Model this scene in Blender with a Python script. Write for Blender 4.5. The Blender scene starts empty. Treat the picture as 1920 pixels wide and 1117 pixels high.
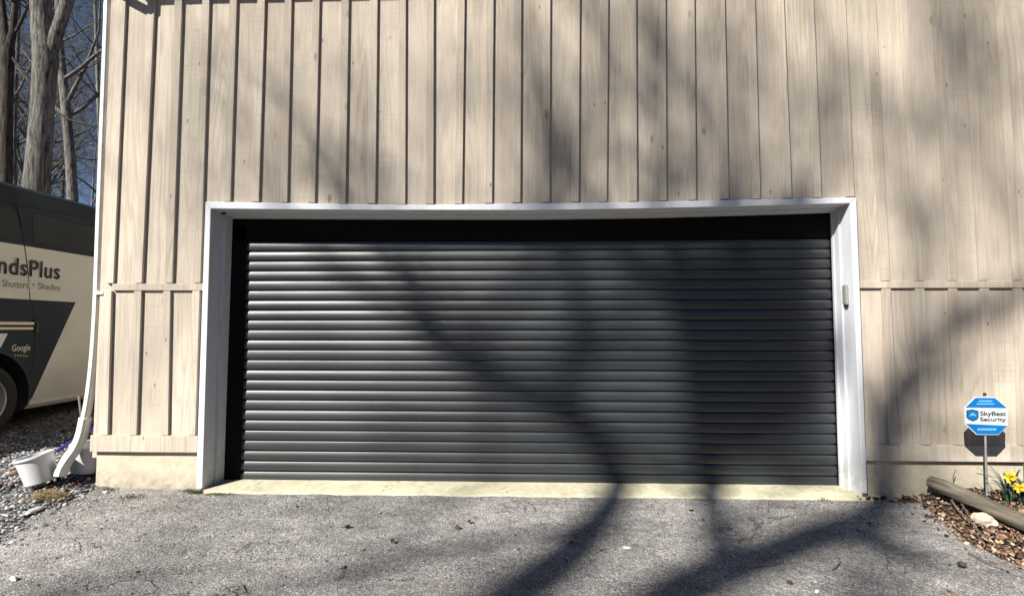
import bpy, bmesh, math, random
from mathutils import Vector, Matrix, Euler, noise
random.seed(7)
C = bpy.context.scene.collection
PI = math.pi

# ------------------------------------------------------------------ camera maths (metres; wall face is the plane y = 0)
CF = 950.0
CAM = Vector((.0322, -3.6858, 1.1592)); YAW = -.033; PIT = .0582
def ray(px, py):
    u = (px - 960) / CF; v = -(py - 558.5) / CF
    cp, sp = math.cos(PIT), math.sin(PIT)
    y = cp - sp * v; z = sp + cp * v
    cy, sy = math.cos(YAW), math.sin(YAW)
    return Vector((cy * u + sy * y, -sy * u + cy * y, z))
def at(px, py, Y=0.0):
    r = ray(px, py); return CAM + r * ((Y - CAM.y) / r.y)
def atX(px, py, X):
    r = ray(px, py); return CAM + r * ((X - CAM.x) / r.x)
def atZ(px, py, Z):
    r = ray(px, py); return CAM + r * ((Z - CAM.z) / r.z)

TA, TV = .78, 1.0                       # sun travel direction (TA, 1, -TV)
SUN = Vector((-TA, -1, TV))             # towards the sun

def sstep(a, b, x):
    t = max(0, min(1, (x - a) / (b - a))); return t * t * (3 - 2 * t)
def ground(x, y):
    z = -.020 + (.06 * y if y < 0 else .13 * y)
    z += .05 * sstep(-2.95, -3.3, x)
    if y > 6: z += .03 * (y - 6)
    z += .05 * sstep(2.6, 3.1, x) * (1 - sstep(0.5, 3, y))
    if y < -9: z = -.020 + .06 * -9 + .01 * (y + 9)
    z += .006 * noise.noise(Vector((x * .9, y * .9, 3))) * sstep(-.05, -.5, y) if y < 0 else .006 * noise.noise(Vector((x * .9, y * .9, 3))) * sstep(.05, .5, y)
    return z
def atG(px, py, dz=0.0):
    z = 0
    for _ in range(30):
        p = atZ(px, py, z + dz); z += (ground(p.x, p.y) - z) * .6
    return atZ(px, py, z + dz)

# ------------------------------------------------------------------ nodes
def mat(name):
    m = bpy.data.materials.new(name); m.use_nodes = True
    nt = m.node_tree; b = nt.nodes['Principled BSDF']
    return m, nt, b
def N(nt, t, **k):
    n = nt.nodes.new(t)
    for a, v in k.items():
        if hasattr(n, a): setattr(n, a, v)
        else: n.inputs[a.replace('_', ' ')].default_value = v
    return n
def L(nt, a, b): nt.links.new(a, b)
def ramp(nt, src, *stops, interp='LINEAR'):
    r = nt.nodes.new('ShaderNodeValToRGB'); r.color_ramp.interpolation = interp
    e = r.color_ramp.elements
    while len(e) < len(stops): e.new(.5)
    for i, (p, c) in enumerate(stops):
        e[i].position = p
        e[i].color = (c, c, c, 1) if isinstance(c, (int, float)) else (*c, 1)
    L(nt, src, r.inputs[0]); return r.outputs[0]
def mapping(nt, src, scale=(1, 1, 1), loc=(0, 0, 0), rot=(0, 0, 0)):
    m = nt.nodes.new('ShaderNodeMapping'); m.inputs['Scale'].default_value = scale
    m.inputs['Location'].default_value = loc; m.inputs['Rotation'].default_value = rot
    L(nt, src, m.inputs[0]); return m.outputs[0]
def mix(nt, f, a, b, mode='MIX'):
    n = nt.nodes.new('ShaderNodeMix'); n.data_type = 'RGBA'; n.blend_type = mode
    for k, v in ((0, f), (6, a), (7, b)):
        s = n.inputs[k]
        if hasattr(v, 'links'): L(nt, v, s)
        elif isinstance(v, (int, float)): s.default_value = v if k == 0 else (v, v, v, 1)
        else: s.default_value = (*v, 1)
    return n.outputs[2]
def math_(nt, op, a, b=None, clamp=False):
    n = nt.nodes.new('ShaderNodeMath'); n.operation = op; n.use_clamp = clamp
    for i, v in enumerate((a, b)):
        if v is None: continue
        if hasattr(v, 'links'): L(nt, v, n.inputs[i])
        else: n.inputs[i].default_value = v
    return n.outputs[0]
def bump(nt, b, h, strength=.3, dist=.01):
    n = N(nt, 'ShaderNodeBump'); n.inputs['Strength'].default_value = strength; n.inputs['Distance'].default_value = dist
    L(nt, h, n.inputs['Height']); L(nt, n.outputs[0], b.inputs['Normal'])
def objc(nt): return nt.nodes.new('ShaderNodeTexCoord').outputs['Object']
def noise_(nt, vec, scale, detail=4, rough=.55, dist=0):
    n = N(nt, 'ShaderNodeTexNoise'); n.inputs['Scale'].default_value = scale; n.inputs['Detail'].default_value = detail
    n.inputs['Roughness'].default_value = rough; n.inputs['Distortion'].default_value = dist
    L(nt, vec, n.inputs['Vector']); return n.outputs['Fac']
def attr(nt, name):
    n = nt.nodes.new('ShaderNodeAttribute'); n.attribute_name = name; return n

def simple(name, col, rough=.6, metallic=0, nscale=18, namt=.12, bmp=.15, bdist=.002, stretch=(1, 1, 1), dirt=None, spec=.5, splash=None, cracks=0):
    m, nt, b = mat(name); o = objc(nt)
    v = mapping(nt, o, stretch)
    n1 = noise_(nt, v, nscale, 6, .6)
    n2 = noise_(nt, v, nscale * .17, 3)
    f = ramp(nt, n1, (.3, 1 - namt), (.7, 1 + namt * .5))
    c = mix(nt, 1.0, col, f, 'MULTIPLY')
    f2 = ramp(nt, n2, (.35, 1 - namt * .8), (.65, 1.0))
    c = mix(nt, 1.0, c, f2, 'MULTIPLY')
    if cracks:
        cr = N(nt, 'ShaderNodeTexVoronoi'); cr.feature = 'DISTANCE_TO_EDGE'; cr.inputs['Scale'].default_value = 2.3
        nz = N(nt, 'ShaderNodeTexNoise'); nz.inputs['Scale'].default_value = 6; nz.inputs['Detail'].default_value = 5; L(nt, o, nz.inputs['Vector'])
        wb = nt.nodes.new('ShaderNodeVectorMath'); wb.operation = 'MULTIPLY_ADD'; L(nt, nz.outputs['Color'], wb.inputs[0]); wb.inputs[1].default_value = (.3, .3, .3); L(nt, o, wb.inputs[2]); L(nt, wb.outputs[0], cr.inputs['Vector'])
        k = math_(nt, 'MULTIPLY', ramp(nt, cr.outputs['Distance'], (0, 1), (.010, 0)), ramp(nt, noise_(nt, o, 2.4, 3), (.45, 0), (.6, 1)))
        c = mix(nt, math_(nt, 'MULTIPLY', k, cracks), c, (.12, .10, .07))
    if splash:
        sz = nt.nodes.new('ShaderNodeSeparateXYZ'); L(nt, o, sz.inputs[0])
        k = math_(nt, 'MULTIPLY', ramp(nt, sz.outputs[2], (0, 1), (splash[1], 0)), ramp(nt, noise_(nt, o, 14, 7, .7), (.38, 0), (.66, 1)))
        c = mix(nt, math_(nt, 'MULTIPLY', k, splash[2]), c, splash[0])
    if dirt:
        d = ramp(nt, noise_(nt, o, 5, 8, .65), (.5, 0), (.72, 1))
        c = mix(nt, math_(nt, 'MULTIPLY', d, dirt[1]), c, dirt[0])
    L(nt, c, b.inputs['Base Color'])
    b.inputs['Roughness'].default_value = rough; b.inputs['Metallic'].default_value = metallic
    b.inputs['Specular IOR Level'].default_value = spec
    if bmp: bump(nt, b, n1, bmp, bdist)
    return m

def siding_mat():
    m, nt, b = mat('tan_stained_wood')
    o = objc(nt); t = attr(nt, 'tone')
    sep = nt.nodes.new('ShaderNodeSeparateColor'); L(nt, t.outputs['Color'], sep.inputs[0])
    r1, r2, r3 = sep.outputs
    off = nt.nodes.new('ShaderNodeCombineXYZ')
    L(nt, math_(nt, 'MULTIPLY', r2, 31.0), off.inputs[0]); L(nt, math_(nt, 'MULTIPLY', r3, 17.0), off.inputs[2]); L(nt, math_(nt, 'MULTIPLY', r1, 9.0), off.inputs[1])
    va = nt.nodes.new('ShaderNodeVectorMath'); va.operation = 'ADD'; L(nt, o, va.inputs[0]); L(nt, off.outputs[0], va.inputs[1])
    p = va.outputs[0]
    # growth rings: contour lines of a stretched field give straight grain with cathedrals
    fld = noise_(nt, mapping(nt, p, (5.5, 5.5, .42)), 1.0, 2, .45)
    rings = math_(nt, 'SINE', math_(nt, 'MULTIPLY', fld, 95.0))
    rr = ramp(nt, math_(nt, 'MULTIPLY_ADD', rings, .5), (0, 0), (1, 1))
    nn = nt.nodes.new('ShaderNodeMath'); nn.operation = 'MULTIPLY_ADD'; L(nt, rings, nn.inputs[0]); nn.inputs[1].default_value = .5; nn.inputs[2].default_value = .5
    ringv = ramp(nt, nn.outputs[0], (.45, 0), (1, 1))
    fine = noise_(nt, mapping(nt, p, (170, 170, 5)), 1.0, 5, .7)
    strk = noise_(nt, mapping(nt, p, (34, 34, .9)), 1.0, 5, .6)
    big = noise_(nt, mapping(nt, p, (2.4, 2.4, 1.1)), 1.0, 5, .6)
    saw = noise_(nt, mapping(nt, p, (3, 3, 62)), 1.0, 3, .6)
    base = mix(nt, ramp(nt, r1, (0, 0), (1, 1)), (.71, .615, .50), (.54, .463, .378))
    base = mix(nt, math_(nt, 'MULTIPLY', r3, .35), base, (.66, .60, .48))
    c = mix(nt, math_(nt, 'MULTIPLY', ramp(nt, big, (.40, 0), (.66, 1)), .55), base, (.41, .355, .295))
    c = mix(nt, math_(nt, 'MULTIPLY', ringv, math_(nt, 'MULTIPLY', ramp(nt, noise_(nt, mapping(nt, p, (1.5, 1.5, .7)), 1.0, 3), (.38, 0), (.62, 1)), .32)), c, (.30, .24, .18))
    c = mix(nt, math_(nt, 'MULTIPLY', ramp(nt, strk, (.50, 0), (.74, 1)), .38), c, (.34, .28, .215))
    c = mix(nt, math_(nt, 'MULTIPLY', ramp(nt, fine, (.50, 0), (.72, 1)), .5), c, (.30, .245, .19))
    c = mix(nt, math_(nt, 'MULTIPLY', ramp(nt, saw, (.52, 0), (.66, 1)), math_(nt, 'MULTIPLY', ramp(nt, r2, (.55, 0), (.7, 1)), .2)), c, (.36, .30, .22))
    # knots
    vo = N(nt, 'ShaderNodeTexVoronoi'); vo.inputs['Scale'].default_value = 1.0
    L(nt, mapping(nt, p, (3.7, 3.7, 1.7)), vo.inputs['Vector'])
    kn = ramp(nt, vo.outputs['Distance'], (.03, 1), (.08, 0))
    c = mix(nt, math_(nt, 'MULTIPLY', kn, .6), c, (.18, .12, .08))
    v2 = N(nt, 'ShaderNodeTexVoronoi'); v2.inputs['Scale'].default_value = 1.0
    L(nt, mapping(nt, p, (9, 9, 3.1), (4, 2, 7)), v2.inputs['Vector'])
    c = mix(nt, math_(nt, 'MULTIPLY', ramp(nt, v2.outputs['Distance'], (.035, 1), (.06, 0)), .75), c, (.12, .09, .07))
    L(nt, c, b.inputs['Base Color'])
    b.inputs['Roughness'].default_value = .82; b.inputs['Specular IOR Level'].default_value = .2
    h = math_(nt, 'ADD', math_(nt, 'MULTIPLY', fine, .6), math_(nt, 'MULTIPLY', ringv, -.25))
    h = math_(nt, 'ADD', h, math_(nt, 'MULTIPLY', strk, .5))
    bump(nt, b, h, .45, .003)
    return m

def asphalt_mat():
    m, nt, b = mat('weathered_asphalt'); o = objc(nt)
    wv = N(nt, 'ShaderNodeTexVoronoi'); wv.inputs['Scale'].default_value = 125; wv.inputs['Randomness'].default_value = 1
    L(nt, mapping(nt, o, (1, 1, .2)), wv.inputs['Vector'])
    sc = nt.nodes.new('ShaderNodeSeparateColor'); L(nt, wv.outputs['Color'], sc.inputs[0])
    w2 = N(nt, 'ShaderNodeTexVoronoi'); w2.inputs['Scale'].default_value = 260
    L(nt, mapping(nt, o, (1, 1, .2)), w2.inputs['Vector'])
    s2 = nt.nodes.new('ShaderNodeSeparateColor'); L(nt, w2.outputs['Color'], s2.inputs[0])
    stone = ramp(nt, sc.outputs[0], (0, (.27, .255, .24)), (.45, (.375, .355, .335)), (.85, (.47, .445, .415)), (1, (.68, .65, .61)))
    st2 = ramp(nt, s2.outputs[1], (0, .68), (.6, 1.0), (1, 1.2))
    c = mix(nt, 1.0, stone, st2, 'MULTIPLY')
    gap = ramp(nt, wv.outputs['Distance'], (.35, 1.05), (.75, .58))
    c = mix(nt, 1.0, c, gap, 'MULTIPLY')
    # darker binder patches, dusty patches, cracks
    n1 = noise_(nt, o, 1.3, 7, .62); n2 = noise_(nt, mapping(nt, o, (1, 2.2, 1)), 4.5, 6, .65)
    c = mix(nt, 1.0, c, ramp(nt, n1, (.36, .72), (.62, 1.15)), 'MULTIPLY')
    c = mix(nt, 1.0, c, ramp(nt, n2, (.34, .74), (.60, 1.1)), 'MULTIPLY')
    n4 = noise_(nt, o, 26, 4, .6)
    c = mix(nt, 1.0, c, ramp(nt, n4, (.34, .80), (.56, 1.06)), 'MULTIPLY')
    pit = N(nt, 'ShaderNodeTexVoronoi'); pit.inputs['Scale'].default_value = 48; L(nt, mapping(nt, o, (1, 1.5, .2), (3, 1, 0)), pit.inputs['Vector'])
    pk = math_(nt, 'MULTIPLY', ramp(nt, pit.outputs['Distance'], (.10, 1), (.26, 0)), ramp(nt, noise_(nt, o, 6, 4, .7), (.47, 0), (.6, 1)))
    c = mix(nt, math_(nt, 'MULTIPLY', pk, .8), c, (.035, .033, .03))
    dust = ramp(nt, noise_(nt, o, 2.1, 5, .6, .6), (.55, 0), (.75, .30))
    c = mix(nt, dust, c, (.36, .335, .29))
    cr = N(nt, 'ShaderNodeTexVoronoi'); cr.feature = 'DISTANCE_TO_EDGE'; cr.inputs['Scale'].default_value = 1.7
    wob = nt.nodes.new('ShaderNodeVectorMath'); wob.operation = 'ADD'
    nz = N(nt, 'ShaderNodeTexNoise'); nz.inputs['Scale'].default_value = 5; nz.inputs['Detail'].default_value = 5; L(nt, o, nz.inputs['Vector'])
    wm = nt.nodes.new('ShaderNodeVectorMath'); wm.operation = 'SCALE'; wm.inputs['Scale'].default_value = .35; L(nt, nz.outputs['Color'], wm.inputs[0])
    L(nt, o, wob.inputs[0]); L(nt, wm.outputs[0], wob.inputs[1]); L(nt, wob.outputs[0], cr.inputs['Vector'])
    ck = math_(nt, 'MULTIPLY', ramp(nt, cr.outputs['Distance'], (.0, 1), (.012, 0)), ramp(nt, noise_(nt, o, 1.9, 3), (.52, 0), (.62, 1)))
    c = mix(nt, math_(nt, 'MULTIPLY', ck, .75), c, (.03, .028, .026))
    L(nt, c, b.inputs['Base Color']); b.inputs['Roughness'].default_value = .9; b.inputs['Specular IOR Level'].default_value = .25
    h = math_(nt, 'MULTIPLY', wv.outputs['Distance'], -1.0)
    h = math_(nt, 'ADD', h, math_(nt, 'MULTIPLY', n4, 1.4))
    h = math_(nt, 'ADD', h, math_(nt, 'MULTIPLY', s2.outputs[0], .5))
    h = math_(nt, 'ADD', h, math_(nt, 'MULTIPLY', ck, -1.5)); h = math_(nt, 'ADD', h, math_(nt, 'MULTIPLY', pk, -1.2))
    bump(nt, b, h, .8, .005)
    return m

def tone_mat(name, stops, rough=.85, namt=.3, nscale=40, two_sided=False, trans=0):
    m, nt, b = mat(name); t = attr(nt, 'tone'); s = nt.nodes.new('ShaderNodeSeparateColor'); L(nt, t.outputs['Color'], s.inputs[0])
    c = ramp(nt, s.outputs[0], *stops)
    n = noise_(nt, objc(nt), nscale, 5, .6)
    c = mix(nt, 1.0, c, ramp(nt, n, (.3, 1 - namt), (.7, 1 + namt * .4)), 'MULTIPLY')
    L(nt, c, b.inputs['Base Color']); b.inputs['Roughness'].default_value = rough; b.inputs['Specular IOR Level'].default_value = .3
    bump(nt, b, n, .3, .003)
    return m

def bark_mat(name, dark, light, sc=1.0):
    m, nt, b = mat(name); o = objc(nt)
    v = mapping(nt, o, (30 * sc, 30 * sc, 3.2 * sc))
    n1 = noise_(nt, v, 1.0, 8, .68, .4); n2 = noise_(nt, o, 1.1, 4)
    c = ramp(nt, n1, (.34, dark), (.66, light))
    c = mix(nt, 1.0, c, ramp(nt, n2, (.3, .72), (.7, 1.12)), 'MULTIPLY')
    L(nt, c, b.inputs['Base Color']); b.inputs['Roughness'].default_value = .95; b.inputs['Specular IOR Level'].default_value = .1
    bump(nt, b, n1, .9, .03)
    return m

M = {}
M['siding'] = siding_mat()
M['asphalt'] = asphalt_mat()
M['white'] = simple('white_trim_paint', (.80, .81, .84), .42, nscale=30, namt=.05, bmp=.12, stretch=(2, 2, .25), dirt=((.46, .43, .36), .18), splash=((.33, .29, .22), .28, .6))
M['spout'] = simple('white_enamelled_downspout', (.76, .75, .70), .35, nscale=14, namt=.08, bmp=.05, dirt=((.30, .27, .2), .45))
M['black'] = simple('matte_black_rail_and_shade', (.006, .006, .007), .7, nscale=20, namt=.05, bmp=0, spec=.1)
M['foundation'] = simple('cream_painted_block', (.62, .54, .41), .9, nscale=22, namt=.12, bmp=.5, bdist=.004, cracks=.45, dirt=((.36, .31, .2), .4), splash=((.26, .23, .17), .12, .85))
M['sill'] = simple('cream_concrete_sill', (.66, .61, .43), .9, nscale=26, namt=.2, bmp=.6, bdist=.004, cracks=.8, dirt=((.34, .30, .2), .6))
M['darkroof'] = simple('brown_shingle', (.05, .04, .032), .9, nscale=30, namt=.3)
M['brown'] = simple('brown_gutter_metal', (.045, .033, .026), .45, nscale=8, namt=.1, bmp=0)
M['bucket'] = simple('white_bucket_plastic', (.74, .74, .75), .38, nscale=7, namt=.06, bmp=.04, dirt=((.35, .30, .22), .3))
M['blue'] = simple('blue_plastic_handle', (.035, .04, .28), .4, nscale=20, namt=.15, bmp=.05)
M['steel'] = simple('galvanised_steel', (.48, .47, .46), .45, .55, nscale=40, namt=.2, bmp=.1)
M['grey'] = simple('grey_plastic', (.34, .34, .32), .5, nscale=40, namt=.1, bmp=.05)
M['log'] = simple('grey_weathered_timber', (.27, .225, .17), .95, nscale=5, namt=.75, bmp=1.0, bdist=.012, stretch=(1, 1, 1))
M['rock'] = simple('pale_cream_stone', (.72, .60, .46), .95, nscale=14, namt=.25, bmp=.8, bdist=.01)
M['soil'] = None
M['twig'] = simple('dry_twig_bark', (.16, .125, .10), .95, nscale=60, namt=.4, bmp=.6)
M['straw'] = tone_mat('dry_straw', ((0, (.22, .15, .07)), (1, (.48, .36, .18))))
M['grass'] = tone_mat('short_weed_leaf', ((0, (.05, .07, .02)), (1, (.16, .17, .06))))
M['leaf'] = tone_mat('fallen_oak_leaf', ((0, (.035, .022, .016)), (.3, (.13, .075, .05)), (.6, (.27, .165, .11)), (.85, (.40, .28, .19)), (1, (.62, .50, .36))))
M['pebble'] = tone_mat('crushed_stone', ((0, (.12, .12, .12)), (.5, (.36, .355, .345)), (1, (.70, .69, .67))), nscale=90)
M['grit'] = tone_mat('loose_asphalt_grit', ((0, (.07, .07, .07)), (.6, (.24, .235, .225)), (1, (.5, .48, .44))), nscale=90)
M['daffleaf'] = tone_mat('daffodil_leaf_green', ((0, (.035, .07, .045)), (1, (.10, .15, .10))), rough=.5, nscale=20)
M['petal'] = simple('yellow_petal', (.80, .58, .03), .6, nscale=30, namt=.15, bmp=.1)
M['trumpet'] = simple('deep_yellow_trumpet', (.78, .42, .01), .6, nscale=30, namt=.15, bmp=.1)
M['bark'] = bark_mat('grey_oak_bark', (.02, .018, .016), (.30, .285, .255))
M['bark2'] = bark_mat('dark_bark', (.02, .017, .015), (.13, .115, .10))
M['bark3'] = bark_mat('pale_poplar_bark', (.09, .085, .075), (.34, .32, .28))
M['twigs'] = bark_mat('bare_twig_bark', (.05, .045, .042), (.27, .255, .23))
M['signblue'] = simple('blue_sign_print', (.005, .21, .58), .4, nscale=30, namt=.04, bmp=0)
M['signwhite'] = simple('white_sign_print', (.84, .86, .88), .4, nscale=30, namt=.03, bmp=0)
M['signdark'] = simple('dark_slate_print', (.03, .04, .055), .5, nscale=30, namt=.03, bmp=0)
M['signlight'] = simple('pale_blue_print', (.25, .62, .88), .4, nscale=30, namt=.03, bmp=0)
M['tyre'] = simple('tyre_rubber', (.012, .012, .012), .8, nscale=40, namt=.2)
M['rim'] = simple('silver_wheel_paint', (.38, .37, .35), .35, .5, nscale=12, namt=.12)
M['ink'] = simple('black_vinyl_letters', (.012, .012, .014), .5, nscale=20, namt=.05, bmp=0)
M['inkgrey'] = simple('grey_vinyl_letters', (.20, .19, .17), .5, nscale=20, namt=.05, bmp=0)
M['inkwhite'] = simple('white_vinyl_letters', (.62, .62, .60), .5, nscale=20, namt=.05, bmp=0)
M['gold'] = simple('gold_vinyl_stars', (.42, .30, .06), .5, nscale=20, namt=.05, bmp=0)
M['chrome'] = simple('cream_side_moulding', (.66, .60, .46), .3, .2, nscale=20, namt=.05, bmp=0)
M['glass'] = simple('dark_van_glass', (.012, .016, .021), .12, nscale=4, namt=.05, bmp=0, spec=.2)
M['red'] = simple('red_tail_lamp', (.35, .02, .02), .25, nscale=10, namt=.05, bmp=0)
M['lamp'] = simple('clear_head_lamp', (.6, .62, .65), .15, nscale=10, namt=.05, bmp=0)

def slat_mat():
    m, nt, b = mat('black_satin_door_paint'); o = objc(nt)
    n = noise_(nt, mapping(nt, o, (.7, 1, 9)), 2.0, 4)
    f = noise_(nt, o, 260, 3)
    c = mix(nt, 1.0, (.014, .018, .0215), ramp(nt, n, (.3, .8), (.7, 1.15)), 'MULTIPLY')
    L(nt, c, b.inputs['Base Color'])
    L(nt, ramp(nt, n, (.3, .40), (.7, .48)), b.inputs['Roughness'])
    b.inputs['Specular IOR Level'].default_value = 1.0
    bump(nt, b, f, .08, .001)
    return m
M['slat'] = slat_mat()

def floor_mat():
    m, nt, b = mat('leafy_soil'); o = objc(nt)
    n1 = noise_(nt, o, 9, 8, .7); n2 = noise_(nt, o, .6, 5); n3 = noise_(nt, o, 60, 4, .7)
    c = ramp(nt, n1, (.32, (.018, .014, .010)), (.5, (.075, .055, .038)), (.7, (.17, .12, .08)))
    c = mix(nt, ramp(nt, n2, (.4, 0), (.65, .5)), c, (.10, .085, .07))
    c = mix(nt, 1.0, c, ramp(nt, n3, (.35, .55), (.65, 1.2)), 'MULTIPLY')
    L(nt, c, b.inputs['Base Color']); b.inputs['Roughness'].default_value = 1
    bump(nt, b, math_(nt, 'ADD', n1, n3), .9, .03)
    return m
M['soil'] = floor_mat()
def gravelbed_mat():
    m, nt, b = mat('gravel_bed'); o = objc(nt)
    v = N(nt, 'ShaderNodeTexVoronoi'); v.inputs['Scale'].default_value = 42; L(nt, o, v.inputs['Vector'])
    s = nt.nodes.new('ShaderNodeSeparateColor'); L(nt, v.outputs['Color'], s.inputs[0])
    c = ramp(nt, s.outputs[0], (0, .06), (.5, (.17, .165, .16)), (1, (.36, .355, .34)))
    c = mix(nt, 1.0, c, ramp(nt, v.outputs['Distance'], (.3, 1.0), (.7, .35)), 'MULTIPLY')
    L(nt, c, b.inputs['Base Color']); b.inputs['Roughness'].default_value = .95
    bump(nt, b, math_(nt, 'MULTIPLY', v.outputs['Distance'], -1), 1.0, .015)
    return m
M['gravelbed'] = gravelbed_mat()

# ------------------------------------------------------------------ mesh builder
class MB:
    def __init__(s): s.v = []; s.f = []; s.t = []; s.tone = (.5, .5, .5)
    def add(s, vs, fs):
        k = len(s.v); s.v += [tuple(p) for p in vs]
        for f in fs: s.f.append(tuple(k + i for i in f)); s.t.append(s.tone)
    def box(s, x0, x1, y0, y1, z0, z1):
        s.hexa([(x0, z0), (x1, z0), (x1, z1), (x0, z1)], y0, y1)
    def hexa(s, q, y0, y1):
        """polygon q in (x, z), counter-clockwise seen from -y, from front y0 to back y1"""
        n = len(q)
        vs = [(x, y0, z) for x, z in q] + [(x, y1, z) for x, z in q]
        s.add(vs, [tuple(range(n)), tuple(range(2 * n - 1, n - 1, -1))] + [(i, n + i, n + (i + 1) % n, (i + 1) % n) for i in range(n)])
    def strip(s, A, B, y0, y1):
        """A, B: lists of (x, z): lower and upper edges"""
        for i in range(len(A) - 1): s.hexa([A[i], A[i + 1], B[i + 1], B[i]], y0, y1)
    def tube(s, pts, rad, n=6, cap=True):
        pts = [Vector(p) for p in pts]; k = len(pts); rings = []
        up = Vector((.13, .97, .2)).normalized()
        for i, p in enumerate(pts):
            d = (pts[min(i + 1, k - 1)] - pts[max(i - 1, 0)]).normalized()
            a = d.cross(up)
            if a.length < 1e-3: a = d.cross(Vector((1, 0, 0)))
            a.normalize(); bb = d.cross(a)
            r = rad[i] if isinstance(rad, (list, tuple)) else rad
            rings += [p + (a * math.cos(2 * PI * j / n) + bb * math.sin(2 * PI * j / n)) * r for j in range(n)]
        fs = [(i * n + j, i * n + (j + 1) % n, (i + 1) * n + (j + 1) % n, (i + 1) * n + j) for i in range(k - 1) for j in range(n)]
        if cap: fs += [tuple(range(n - 1, -1, -1)), tuple((k - 1) * n + j for j in range(n))]
        s.add(rings, fs)
    def lathe(s, prof, n=32, M4=None, close=False):
        """prof list of (r, z)"""
        vs = []
        for r, z in prof:
            for j in range(n):
                p = Vector((r * math.cos(2 * PI * j / n), r * math.sin(2 * PI * j / n), z)); vs.append(M4 @ p if M4 else p)
        k = len(prof); m = k if close else k - 1
        s.add(vs, [(i * n + j, i * n + (j + 1) % n, ((i + 1) % k) * n + (j + 1) % n, ((i + 1) % k) * n + j) for i in range(m) for j in range(n)])
    def sweep(s, pts, w, d, cap=True):
        """rectangular section, w along x-ish, d along y-ish"""
        pts = [Vector(p) for p in pts]; k = len(pts); rings = []
        for i, p in enumerate(pts):
            t = (pts[min(i + 1, k - 1)] - pts[max(i - 1, 0)]).normalized()
            yy = Vector((0, 1, 0)); a = yy.cross(t).normalized(); bb = t.cross(a).normalized()
            c = .18
            for sx, sy in ((-1, -1 + 2 * c), (-1 + 2 * c, -1), (1 - 2 * c, -1), (1, -1 + 2 * c), (1, 1 - 2 * c), (1 - 2 * c, 1), (-1 + 2 * c, 1), (-1, 1 - 2 * c)):
                rings.append(p + a * sx * w / 2 + bb * sy * d / 2)
        n = 8
        fs = [(i * n + j, i * n + (j + 1) % n, (i + 1) * n + (j + 1) % n, (i + 1) * n + j) for i in range(k - 1) for j in range(n)]
        if cap: fs += [tuple(range(n)), tuple((k - 1) * n + j for j in range(n - 1, -1, -1))]
        s.add(rings, fs)
    def build(s, name, m, parent=None, smooth=False, bevel=0, center=True, weld=False):
        me = bpy.data.meshes.new(name); org = Vector((0, 0, 0))
        if parent is None and center and s.v:
            xs = [p[0] for p in s.v]; ys = [p[1] for p in s.v]; zs = [p[2] for p in s.v]
            org = Vector(((min(xs) + max(xs)) / 2, (min(ys) + max(ys)) / 2, min(zs)))
        me.from_pydata([tuple(Vector(p) - org) for p in s.v], [], s.f)
        ca = me.color_attributes.new('tone', 'FLOAT_COLOR', 'CORNER')
        data = []
        for f, t in zip(s.f, s.t): data += [t[0], t[1], t[2], 1.0] * len(f)
        ca.data.foreach_set('color', data)
        bm = bmesh.new(); bm.from_mesh(me)
        if weld: bmesh.ops.remove_doubles(bm, verts=bm.verts, dist=1e-4)
        bmesh.ops.recalc_face_normals(bm, faces=bm.faces); bm.to_mesh(me); bm.free()
        me.materials.append(m)
        if smooth:
            me.polygons.foreach_set('use_smooth', [True] * len(me.polygons))
            if smooth != 'all': me.set_sharp_from_angle(angle=math.radians(35))
        o = bpy.data.objects.new(name, me); C.objects.link(o); o.location = org
        if parent: attach(o, parent)
        if bevel:
            b = o.modifiers.new('Bevel', 'BEVEL'); b.width = bevel; b.segments = 2; b.limit_method = 'ANGLE'; b.harden_normals = False
        return o
WORLD = {}
def attach(o, parent):
    o.parent = parent
    w = Vector((0, 0, 0)); p = parent
    while p: w += p.location; p = p.parent
    # parent chain holds only translations: keep the child's mesh in world coordinates
    o.location = o.location - w
def tag(o, label=None, cat=None, group=None, kind=None):
    if label: o['label'] = label
    if cat: o['category'] = cat
    if group: o['group'] = group
    if kind: o['kind'] = kind
    return o
def empty(name, loc, label, cat, group=None):
    o = bpy.data.objects.new(name, None); o.empty_display_size = .2; C.objects.link(o); o.location = loc
    return tag(o, label, cat, group)
def rt(): return (random.random(), random.random(), random.random())
XZ = lambda p: (p.x, p.z)

# ------------------------------------------------------------------ the garage
house = empty('garage_building', (0, 0, -.05), 'tan board and batten garage building with a black roller door', 'garage')
WB = -.1
upper = [  # batten right edges above the door: (bottom px, bottom py, top px, top py)
    (213, 520, 234.5, 25), (266.5, 520, 290, 5), (323.7, 520, 341.6, 5), (376, 520, 392.8, 5)]
hb = [432, 485, 538.6, 590.5, 647.8, 703.6, 759.8, 812.5, 866.5, 922.7, 975.8, 1030.6, 1085, 1138, 1194.6, 1250, 1305.6, 1366.8, 1425.9, 1485, 1541, 1602.8]
ht = [444, 496.7, 546.8, 599.4, 654.2, 708, 761, 813.5, 871.5, 925.6, 977.6, 1032, 1087.5, 1140.9, 1192.8, 1248, 1302.3, 1359, 1416, 1470, 1526, 1585.2]
def casing_top(px):
    P = [(385, 378), (560, 381), (760, 384), (900, 382.5), (1170, 379), (1440, 373.5), (1606, 370), (1700, 368)]
    for (a, b), (c, d) in zip(P, P[1:]):
        if px <= c: return b + (d - b) * (px - a) / (c - a)
    return P[-1][1]
upr = [(1669.4, 521, 1642, 0), (1732, 521, 1701.5, 0), (1794, 520, 1763, 0), (1853, 520, 1822, 0), (1916, 519, 1881, 0), (1979, 519, 1941, 0)]
lowl = [(202, 815, 209.5, 545), (256, 815, 265.4, 535), (314.7, 816, 319.6, 535), (366, 815, 375, 535)]
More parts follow.
